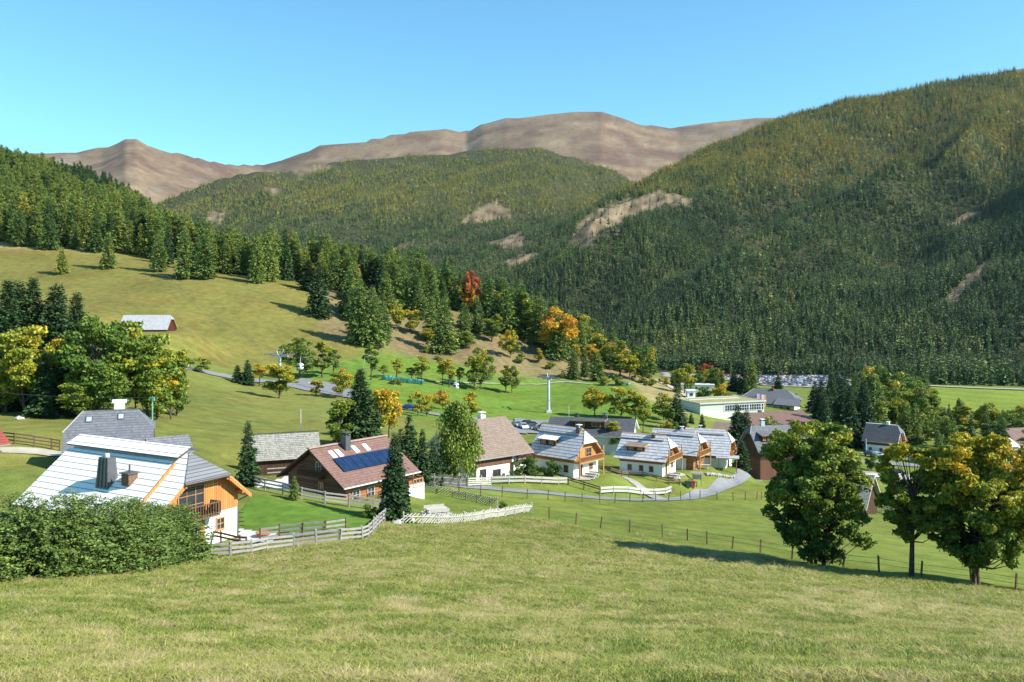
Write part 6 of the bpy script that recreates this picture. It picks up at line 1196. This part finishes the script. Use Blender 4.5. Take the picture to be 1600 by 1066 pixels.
# dark belt right of the inn
for a in [(SPR, 1284, 655, 62, 34, .08, 'dark spruce in the belt, left end'), (SPR, 1300, 660, 74, 36, .10, 'tall dark spruce second in the belt'), (LAR, 1316, 664, 44, 30, .34, 'small light larch in front of the dark belt'), (SPR, 1322, 650, 66, 30, .12, 'dark spruce behind the light larch'), (LAR, 1336, 680, 98, 40, .24, 'tallest green conifer in the belt'), (SPR, 1350, 682, 86, 36, .16, 'tall conifer right of the tallest'),
          (BRO, 1360, 640, 56, 26, .66, 'orange-topped tree behind the belt'), (LAR, 1376, 650, 64, 32, .36, 'light larch behind the dark chalet'), (LAR, 1392, 652, 52, 26, .30, 'green larch right of the chalet roof'), (LAR, 1408, 655, 66, 32, .34, 'tall larch behind the garden'), (LAR, 1423, 650, 58, 26, .40, 'bright larch near the far field, left'), (LAR, 1437, 648, 60, 28, .36, 'bright larch near the far field, right'),
          (LAR, 1416, 694, 60, 34, .38, 'light young larch right of the dark chalet'), (BRO, 1436, 690, 50, 34, .42, 'olive tree between the larch and the garage'), (BRO, 1446, 664, 42, 40, .30, 'green leafy tree at the edge of the far field'), (SPR, 1460, 668, 40, 30, .12, 'dark spruce at the corner of the far field'), (SPR, 1474, 672, 36, 26, .14, 'dark spruce right of the field corner'), (SPR, 1498, 642, 20, 12, .10, 'single dark spruce against the bright far field'),
          (BRO, 1506, 684, 46, 50, .54, 'wide golden-green tree behind the right maple'), (SPR, 1533, 662, 28, 18, .18, 'spruce in the row under the far field, first'), (LAR, 1540, 668, 38, 22, .28, 'larch in the row under the far field'), (SPR, 1555, 668, 30, 18, .12, 'spruce in the row under the far field, second'), (SPR, 1567, 667, 26, 16, .14, 'spruce in the row under the far field, third'), (SPR, 1576, 667, 26, 16, .12, 'spruce in the row under the far field, last'),
          (BRO, 1592, 680, 32, 32, .08, 'dark round tree at the right edge above the brown roof'), (BRO, 1562, 696, 34, 42, .12, 'dark green round tree left of the brown-roofed house'), (SPR, 1308, 640, 60, 30, .08, 'dark spruce at the back of the belt'), (SPR, 1366, 664, 70, 30, .12, 'dark spruce standing over the chalet roof'), (SPR, 1388, 640, 50, 24, .14, 'spruce behind the pale larches')]:
    tree(a[0], a[1], a[2], a[3], a[6], a[4], a[5], 150)
for a in [(1124, 623, 20, 34, .62, 'rust-brown bush behind the mint hall'), (1099, 624, 16, 28, .12, 'dark round bush behind the mint hall'), (1138, 626, 14, 22, .3, 'green bush left of the small brown roof'), (1152, 704, 14, 20, .35, 'low bush by the spruces'), (1218, 636, 12, 20, .25, 'bush before the inn'), (850, 676, 14, 22, .3, 'green bush beside the parked cars'), (1362, 735, 22, 26, .2, 'dark shrub beside the forecourt fence'), (1388, 690, 10, 40, .2, 'clipped hedge bush in front of the dark chalet'),
          (808, 751, 26, 24, .16, 'round evergreen bush left of the wide one'), (785, 799, 14, 16, .30, 'little green bush on the meadow rim'), (578, 811, 20, 30, .24, 'round green bush at the fence corner'), (607, 806, 28, 30, .95, 'dark red bush beside the blue spruce'), (620, 600, 6, 30, .3, 'low shrub by the bales'), (1128, 620, 14, 18, .55, 'brownish bush near the little brown roof'), (698, 752, 26, 44, .2, 'green shrub under the birch'), (672, 752, 22, 30, .14, 'dark shrub beside the picket fence')]:
    tree(BSH, a[0], a[1], a[2], a[5], a[3], a[4], 50, nm='bush', cat='bush')
# the wide evergreen bush before the white-dormer chalet
for px, w, h, lb in ((833, 46, 32, 'wide dark evergreen bush before the white-dormer chalet'), (862, 34, 26, 'lower right end of the dark evergreen bushes')): tree(BSH, px, 750, h, lb, w, .10, 100, nm='bush', cat='bush')
extra(SPR, 20, 1282, 1350, 240, 300, 13, lambda u, py, y: True, 13, 21, .12, 'dark spruce in the belt of trees right of the inn', 'spruces of the dark belt right of the inn', 5.0)
extra(LAR + BRO, 34, 1345, 1452, 255, 400, 18, lambda u, py, y: True, 12, 21, .36, 'light green tree in the loose belt before the far field', 'light green trees before the far field', 6.0)
extra(BRO, 16, 1290, 1600, 240, 420, 14, lambda u, py, y: y > np.interp(u, [1290, 1450, 1600], [240, 300, 250]) and y < np.interp(u, [1290, 1450, 1600], [400, 330, 300]), 8, 13, .34, 'leafy tree between the conifers below the far field', 'leafy trees below the far field', 7)
extra(SPR + BRO, 14, 1040, 1180, 430, 560, 15, lambda u, py, y: True, 9, 17, .26, 'tree in the scattered rows between the hall and the car park', 'trees between the hall and the car park', 9)
extra(BRO, 12, 990, 1330, 205, 260, 16, lambda u, py, y: u < 1060 or u > 1190, 5, 8, .36, 'small garden tree among the village houses', 'garden trees among the village houses', 8)
extra(BRO + SPR + LAR, 26, 1452, 1640, 225, 345, 19, lambda u, py, y: abs(u - 1590) > 24 or y > 275, 7, 13, .30, 'tree in the row between the far field and the houses', 'trees below the right end of the far field', 6.5)
# group round the big spruce
tree(BIGSPR, 563, 700, 122, 'tall full spruce rising behind the barn and the solar-roofed house', 66, .17, 80, 0)
tree(BIGSPR, 617, 812, 134, 'silvery blue-green spruce in front of the solar-roofed house', 56, .10, 60, 1)
tree(SPR, 388, 760, 104, 'slim dark spruce between the near chalet and the barn', 34, .12, 60, 0)
tree(SPR, 640, 752, 104, 'dark spruce left in the group beside the birch', 40, .12, 80, 1); tree(SPR, 660, 756, 84, 'shorter dark spruce right in the group beside the birch', 34, .14, 80, 2); tree(SPR, 626, 750, 80, 'spruce half hidden behind the blue spruce', 34, .10, 80, 3); tree(SPR, 677, 755, 66, 'small spruce just left of the birch', 30, .12, 80, 3)
tree(BRO, 530, 700, 84, 'olive-green leafy tree leaning on the tall spruce from the left', 46, .36, 80, 2); tree(BRO, 592, 690, 92, 'thin reddish-brown tree behind the tall spruce', 46, .64, 80, 2); tree(BRO, 608, 684, 78, 'rust-coloured tree right of the tall spruce', 44, .66, 80, 0)
tree(LAR, 460, 782, 38, 'tiny larch planted by the lawn fence', 22, .40, 60, 1)
bg_, bt_ = hang_geo(5, 12.0, 3.2, 1700, 0.36); BIR = Kind('birch', 'birch', bg_, bt_, M_BRD, M_BIRCHBARK, 12.0, 6.0, 0.36)
tree([BIR], 716, 757, 132, 'weeping birch with thinning grey-green leaves beside the tan roof', 72, .40, 80, 0); tree([BIR], 738, 750, 80, 'smaller birch crown against the tan-roofed house', 34, .40, 80, 0)
# clump behind the farmhouse on the left
for a in [(SPR, 12, 640, 200, 80, .10, 'tall spruce at the left edge of the clump'), (SPR, 30, 636, 196, 76, .12, 'tall spruce second from the left in the clump'), (SPR, 52, 636, 200, 78, .10, 'tall spruce third from the left in the clump'), (SPR, 88, 638, 194, 92, .10, 'blue-green spruce in the middle of the clump'), (SPR, 120, 636, 176, 72, .14, 'spruce top over the big green tree'), (SPR, 70, 652, 100, 44, .16, 'shorter spruce in the front of the clump'), (SPR, -14, 640, 190, 60, .1, 'spruce just outside the left edge'),
          (SPR, 103, 650, 110, 50, .10, 'dark low spruce in the centre front of the clump')]: tree(BIGSPR if a[4] > 50 else a[0], a[1], a[2], a[3], a[6], a[4], a[5], 70, d=None)
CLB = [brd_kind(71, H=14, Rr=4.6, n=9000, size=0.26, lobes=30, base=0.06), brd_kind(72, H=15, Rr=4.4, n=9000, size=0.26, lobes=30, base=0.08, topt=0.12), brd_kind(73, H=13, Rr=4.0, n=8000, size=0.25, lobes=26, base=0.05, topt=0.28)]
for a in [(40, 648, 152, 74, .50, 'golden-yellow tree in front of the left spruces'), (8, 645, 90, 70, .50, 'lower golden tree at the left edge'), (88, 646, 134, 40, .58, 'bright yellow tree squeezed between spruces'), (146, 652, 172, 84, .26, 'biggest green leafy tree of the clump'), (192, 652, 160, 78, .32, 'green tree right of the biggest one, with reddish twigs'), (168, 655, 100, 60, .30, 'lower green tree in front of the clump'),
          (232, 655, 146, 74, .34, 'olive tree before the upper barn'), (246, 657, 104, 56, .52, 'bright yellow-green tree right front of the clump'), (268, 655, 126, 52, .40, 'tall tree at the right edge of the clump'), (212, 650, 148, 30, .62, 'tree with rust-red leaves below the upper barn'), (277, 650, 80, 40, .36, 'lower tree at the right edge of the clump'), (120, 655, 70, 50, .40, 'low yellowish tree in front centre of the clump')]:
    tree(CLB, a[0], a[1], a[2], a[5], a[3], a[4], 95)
# larch wood above the left meadow: the front ones are things, the rest a mass
def left_wood():
    rng = np.random.RandomState(77); pts = []; n = 9000; u = rng.uniform(-260, 700, n); y = np.sqrt(rng.uniform(395 ** 2, 930 ** 2, n)); x = (u - CX) / F * y; z = hat(x, y)
    edge = np.interp(u, [-260, 0, 100, 200, 280, 340, 440, 480, 520, 700], [448, 446, 442, 444, 425, 408, 404, 408, 418, 440]); back = np.interp(u, [-260, 0, 250, 400, 520, 700], [900, 900, 820, 620, 540, 520])
    py = HY - F * z / y; keep = (y > edge) & (y < back); keep &= ~((y > 560) & inpoly(u, py, [(20, 262), (110, 275), (150, 300), (60, 268)]))
    keep &= ~((u > 540) & (y < 425)); keep &= perlin(x / 60, y / 60, 5) > -0.42 + np.where(y > edge + 40, -0.2, 0)
    idx = np.nonzero(keep)[0]; chosen = []; cell = {}
    for i in idx:
        k = (int(x[i] // 5.2), int(y[i] // 5.2))
        if k in cell: continue
        cell[k] = 1; chosen.append(i)
    chosen = np.array(chosen); o = np.argsort(y[chosen] - edge[chosen]); chosen = chosen[o]; first = [i for i in chosen if 0 < u[i] < 560][:130]; rest = [i for i in chosen if i not in set(first)]
    for i in first:
        lar = rng.rand() < 0.82; k = (LAR if lar else SPR)[rng.randint(4)]; h = rng.uniform(17, 27) if y[i] > edge[i] + 8 else rng.uniform(14, 23); o = obj(k.name, k.one, None, (x[i], y[i], z[i]), rng.uniform(0, 6.28)); s = h / k.H; o.scale = (s * rng.uniform(.85, 1.15), s, s); o['hue'] = float(rng.normal(0.34 if lar else 0.04, 0.06))
        zn = ('left' if u[i] < 150 else 'middle' if u[i] < 300 else 'right') + ' of the front rows above the left meadow'; zn = ('tall ' if h > 20 else 'shorter ') + ('larch at the ' if lar else 'dark spruce at the ') + zn
        if lar: tag(o, zn, 'larch', 'larches of the wood above the left meadow')
        else: tag(o, zn, 'spruce', 'spruces of the wood above the left meadow')
    r = np.array(rest); m = len(r); h = rng.uniform(15, 27, m) / 20; h *= np.where(y[r] > 760, 0.75, 1); kd = np.where(rng.rand(m) < 0.8, rng.randint(0, 3, m), 3); kd = np.where((u[r] > 110) & (py[r] < 335) & (y[r] > 600), 3, kd)
    rot = np.zeros((m, 3)); rot[:, 2] = rng.uniform(0, 6.28, m)
    scatter('hillside_wood', np.stack([x[r], y[r], z[r] - 0.3], 1), rot, np.stack([h, h, h], 1), kd, np.where(kd < 3, rng.normal(0.34, 0.06, m), rng.normal(-0.02, 0.04, m)), WPROTO, 'deeper rows of the larch wood covering the hillside above the left meadow', 'wood')
    print('left wood', len(first), m)
def proto(k, px, d, label): 
    p = at(px, d); o = obj(k.name, k.one, None, p, 0.4); s = 19 / k.H; o.scale = (s, s, s); o['hue'] = 0.12 if k.name == 'larch' else -0.05; tag(o, label, k.cat, ('larches' if k.name == 'larch' else 'spruces') + ' of the wood above the left meadow'); return o
WPROTO = [proto(LAR[0], 30, 441, 'larch at the lower corner of the wood above the left meadow'), proto(LAR[1], 78, 438, 'larch standing slightly forward of the wood above the left meadow'), proto(LAR[2], 148, 440, 'rounded larch at the edge of the wood above the left meadow'), proto(SPR[1], 262, 424, 'spruce at the step of the wood edge above the left meadow')]
left_wood()
# ---------------------------------------------------------------- the big maples and the hedge
def hero(px, py, top, wpx, label, seed, dmin, tint, **k):
    p = gp(px, py, dmin); H = (py - top) / F * p.y; Rr = wpx / 2 / F * p.y; g, t = broadleaf_geo(seed, H, Rr, k.pop('n', 30000), k.pop('size', 0.17), tint=tint, **k)
    e = empty('maple', p, k.get('rz', 0), label, 'maple'); obj('crown', crown_mesh('crown', *g, M_BRD), e); obj('trunk', mesh_np('trunk', t[0], t[1], M_BARK, smooth=True), e); return e, p
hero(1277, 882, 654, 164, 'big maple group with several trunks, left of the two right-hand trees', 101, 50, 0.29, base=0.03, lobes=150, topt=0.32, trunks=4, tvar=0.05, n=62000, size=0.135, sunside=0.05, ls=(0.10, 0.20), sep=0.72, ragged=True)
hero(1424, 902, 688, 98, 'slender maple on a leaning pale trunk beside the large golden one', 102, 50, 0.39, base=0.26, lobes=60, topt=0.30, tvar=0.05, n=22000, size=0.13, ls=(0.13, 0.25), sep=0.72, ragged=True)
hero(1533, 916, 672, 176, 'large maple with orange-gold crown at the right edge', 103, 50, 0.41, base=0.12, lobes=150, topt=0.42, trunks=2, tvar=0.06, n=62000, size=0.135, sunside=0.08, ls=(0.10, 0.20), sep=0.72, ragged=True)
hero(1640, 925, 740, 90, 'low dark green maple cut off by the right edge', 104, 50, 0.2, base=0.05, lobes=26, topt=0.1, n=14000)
def hedge():
    rng = np.random.RandomState(9); P = world_line([(-170, 930), (-60, 915), (40, 905), (120, 903), (200, 892), (260, 884), (303, 880)], 25); C = resample(P, 0.25); o = C[0]; z0 = hz(o.x, o.y); L_ = []
    Vs = []; Fs = []; Ts = []; k = 0; tv = []; tf = []; tk = 0; n = len(C)
    bushes = []; i = 0
    while i < n:
        c = C[i]; bushes.append((c.x + rng.uniform(-.3, .3), c.y + rng.uniform(-.3, .9), rng.uniform(0.92, 1.04))); i += 3
    for j, (bx, by, s) in enumerate(bushes):
        H = 3.45 * s * (0.98 if j > len(bushes) - 3 else 1.08); g = conifer_geo(200 + j, H, 1.45, 24, 13, 30, 0.05, -0.02, 0.45, 0.36, 0.05, 0.36, 0.8, 0.36); V = g[0] + np.array([bx - o.x, by - o.y, hz(bx, by) - z0]); Vs.append(V); Fs.append(g[1] + k); k += len(V); Ts.append(g[2] + rng.normal() * 0.02)
        t = trunk_geo(H, 0.08, 5, 0.9, j); tv.append(t[0] + np.array([bx - o.x, by - o.y, hz(bx, by) - z0])); tf.append(t[1] + tk); tk += len(t[0])
    T = np.concatenate(Ts); e = empty('hedge', (o.x, o.y, z0), 0, 'tall dense evergreen hedge in front of the near chalet', 'hedge'); f = obj('foliage', crown_mesh('foliage', np.concatenate(Vs), np.concatenate(Fs), T, rng.rand(len(T)), M_CON), e); f['hue'] = 0.05
    obj('stems', mesh_np('stems', np.concatenate(tv), np.concatenate(tf), M_BARK), e); print('hedge faces', len(T))
hedge()
# ---------------------------------------------------------------- grass of the foreground meadow
GR = [(0.0, (0.12, 0.17, 0.028)), (0.3, (0.235, 0.272, 0.052)), (0.55, (0.345, 0.325, 0.095)), (0.8, (0.45, 0.375, 0.17)), (1.0, (0.50, 0.41, 0.22))]
M_GR = m_leaf('grass_blades', GR, 0.3, 0.6, 0.22)
def tuft_mesh(seed, n, h, spread, w, bend, tint, nm='grass_tuft'):
    rng = np.random.RandomState(seed); a = rng.uniform(0, 6.28, n); r = spread * np.sqrt(rng.rand(n)); P = np.stack([np.cos(a) * r, np.sin(a) * r, np.full(n, -0.02)], 1)
    d = rng.normal(size=(n, 2)) * bend; hh = h * rng.uniform(0.45, 1.15, n); an = rng.uniform(0, 6.28, n); s = np.stack([np.cos(an), np.sin(an), np.zeros(n)], 1) * (w * rng.uniform(0.6, 1.3, n))[:, None]
    m = P + np.stack([d[:, 0] * hh * 0.35, d[:, 1] * hh * 0.35, hh * 0.6], 1); t = P + np.stack([d[:, 0] * hh, d[:, 1] * hh, hh], 1)
    V = np.stack([P - s, P + s, m + s * 0.7, m - s * 0.7, t], 1).reshape(-1, 3); b = np.arange(n)[:, None] * 5
    me = mesh_np(nm, V, [b + np.array([[0, 1, 2, 3]]), b + np.array([[3, 2, 4]])], M_GR); T = np.clip(tint + rng.normal(size=n) * 0.10, 0, 1); set_attr(me, 'tint', np.concatenate([T, T])); R_ = rng.rand(n); set_attr(me, 'rnd', np.concatenate([R_, R_])); return me
TUF = [tuft_mesh(1, 60, 0.10, 0.22, 0.006, 0.5, 0.28), tuft_mesh(2, 60, 0.13, 0.25, 0.006, 0.6, 0.38), tuft_mesh(3, 46, 0.16, 0.2, 0.005, 0.7, 0.6), tuft_mesh(4, 90, 0.42, 0.30, 0.007, 0.6, 0.85)]
def stand(px, py, i, s, label, hue=0.0):
    p = gp(px, py); o = obj('grass_tuft', TUF[i], None, p, px * 0.37); o.scale = (s, s, s); o['hue'] = hue; tag(o, label, 'grass tuft', 'grass tufts of the foreground meadow'); return o
GP = [stand(560, 1020, 0, 1.6, 'green grass tuft low in the foreground meadow'), stand(900, 1000, 1, 1.6, 'mixed grass tuft right of the middle of the foreground meadow'), stand(350, 960, 2, 1.8, 'pale grass tuft left in the foreground meadow')]
TALL = [(1070, 868, 1.5), (1120, 872, 1.4), (1180, 880, 1.2), (1195, 872, 1.0), (838, 872, 1.6), (820, 868, 1.2), (1240, 886, 1.6), (1050, 838, 1.2), (480, 915, 1.0), (475, 858, 1.4), (640, 836, 1.6), (680, 836, 1.2), (525, 1000, .7), (300, 880, 1.6), (400, 880, 1.5), (430, 872, 1.2), (350, 885, 1.3), (1365, 918, 1.4), (1415, 925, 1.2), (1000, 838, 1.2), (1330, 930, 1.2), (920, 876, 1.1), (760, 836, 1.2), (1530, 935, 1.4), (1580, 990, 1.0), (1450, 960, 1.1)]
for i, (px, py, s) in enumerate(TALL): o = stand(px, py, 3, s, 'tall straw-coloured grass tuft standing out of the meadow'); o.name = 'tall_grass_tuft'; o['group'] = 'tall dry grass tufts'; TP = o
def grass():
    rng = np.random.RandomState(5); Ps = []; S = []; K = []; Hu = []
    for (y0, y1, n, sc) in ((6, 16, 34000, 1.0), (16, 30, 56000, 1.25), (30, 50, 54000, 1.9), (50, 92, 54000, 3.0)):
        y = np.sqrt(rng.uniform(y0 ** 2, y1 ** 2, n)); u = rng.uniform(-260, 1900, n) if y0 > 16 else rng.uniform(-500, 2100, n); x = (u - CX) / F * y; z = hat(x, y); py = HY - F * z / y
        line = np.interp(u, [-300, 330, 430, 545, 600, 640, 830, 965, 1280, 1600], [890, 872, 860, 848, 820, 824, 808, 840, 886, 928]); keep = (py > line)
        pat = fbm(x / 1.5, y / 1.5, 4, 61, 0.65) + 0.45 * fbm(x / 11, y / 11, 2, 62); hum = fbm(x / 0.9, y / 0.9, 2, 65)
        k = np.where(pat > 0.75, 2, np.where(pat > 0.0, 1, 0)); k = np.where(rng.rand(n) < 0.012, 3, k); k = np.where((rng.rand(n) < 0.06 * np.clip(pat + 0.5, 0, 2)) & (pat > 0.45), 3, k)
        s = sc * rng.uniform(0.6, 1.25, n) * (1 + 0.35 * hum); s = np.where(k == 3, s * 0.55, s)
        keep &= rng.rand(n) < np.where(k == 0, 0.9, 1)
        Ps.append(np.stack([x, y, z], 1)[keep]); S.append(np.stack([s, s, s * (0.28 if sc > 2.5 else 0.36 if sc > 1.5 else 0.48 if sc > 1.1 else 0.45)], 1)[keep]); K.append(k[keep]); Hu.append((pat * 0.20 + hum * 0.10 + np.clip((15 - y) / 60, 0, 0.08) + rng.normal(size=n) * 0.11)[keep])
    P = np.concatenate(Ps); S = np.concatenate(S); K = np.concatenate(K); Hu = np.concatenate(Hu); rot = np.zeros((len(P), 3)); rot[:, 2] = rng.uniform(0, 6.28, len(P))
    scatter('meadow_grass', P, rot, S, K, Hu, GP + [TP], 'short grass with straw patches covering the foreground meadow', 'grass'); print('grass', len(P))
grass()
# ---------------------------------------------------------------- air
def haze():
    lo = Vector((-9500, -60, -180)); hi = Vector((11500, 9700, 1750)); c = (lo + hi) / 2
    m = bpy.data.materials.new('haze'); m.use_nodes = True; t = m.node_tree; t.nodes.remove(t.nodes['Principled BSDF'])
    v = t.nodes.new('ShaderNodeVolumePrincipled'); v.inputs['Color'].default_value = (0.62, 0.80, 1.0, 1); v.inputs['Density'].default_value = HAZE; v.inputs['Anisotropy'].default_value = 0.2
    t.links.new(v.outputs[0], t.nodes['Material Output'].inputs['Volume'])
    b = MB().box(c, hi - lo); o = b.build('haze', m); tag(o, 'thin blue air between the viewer and the mountains', 'haze', kind='stuff')
HAZE = 1.3e-5
haze()
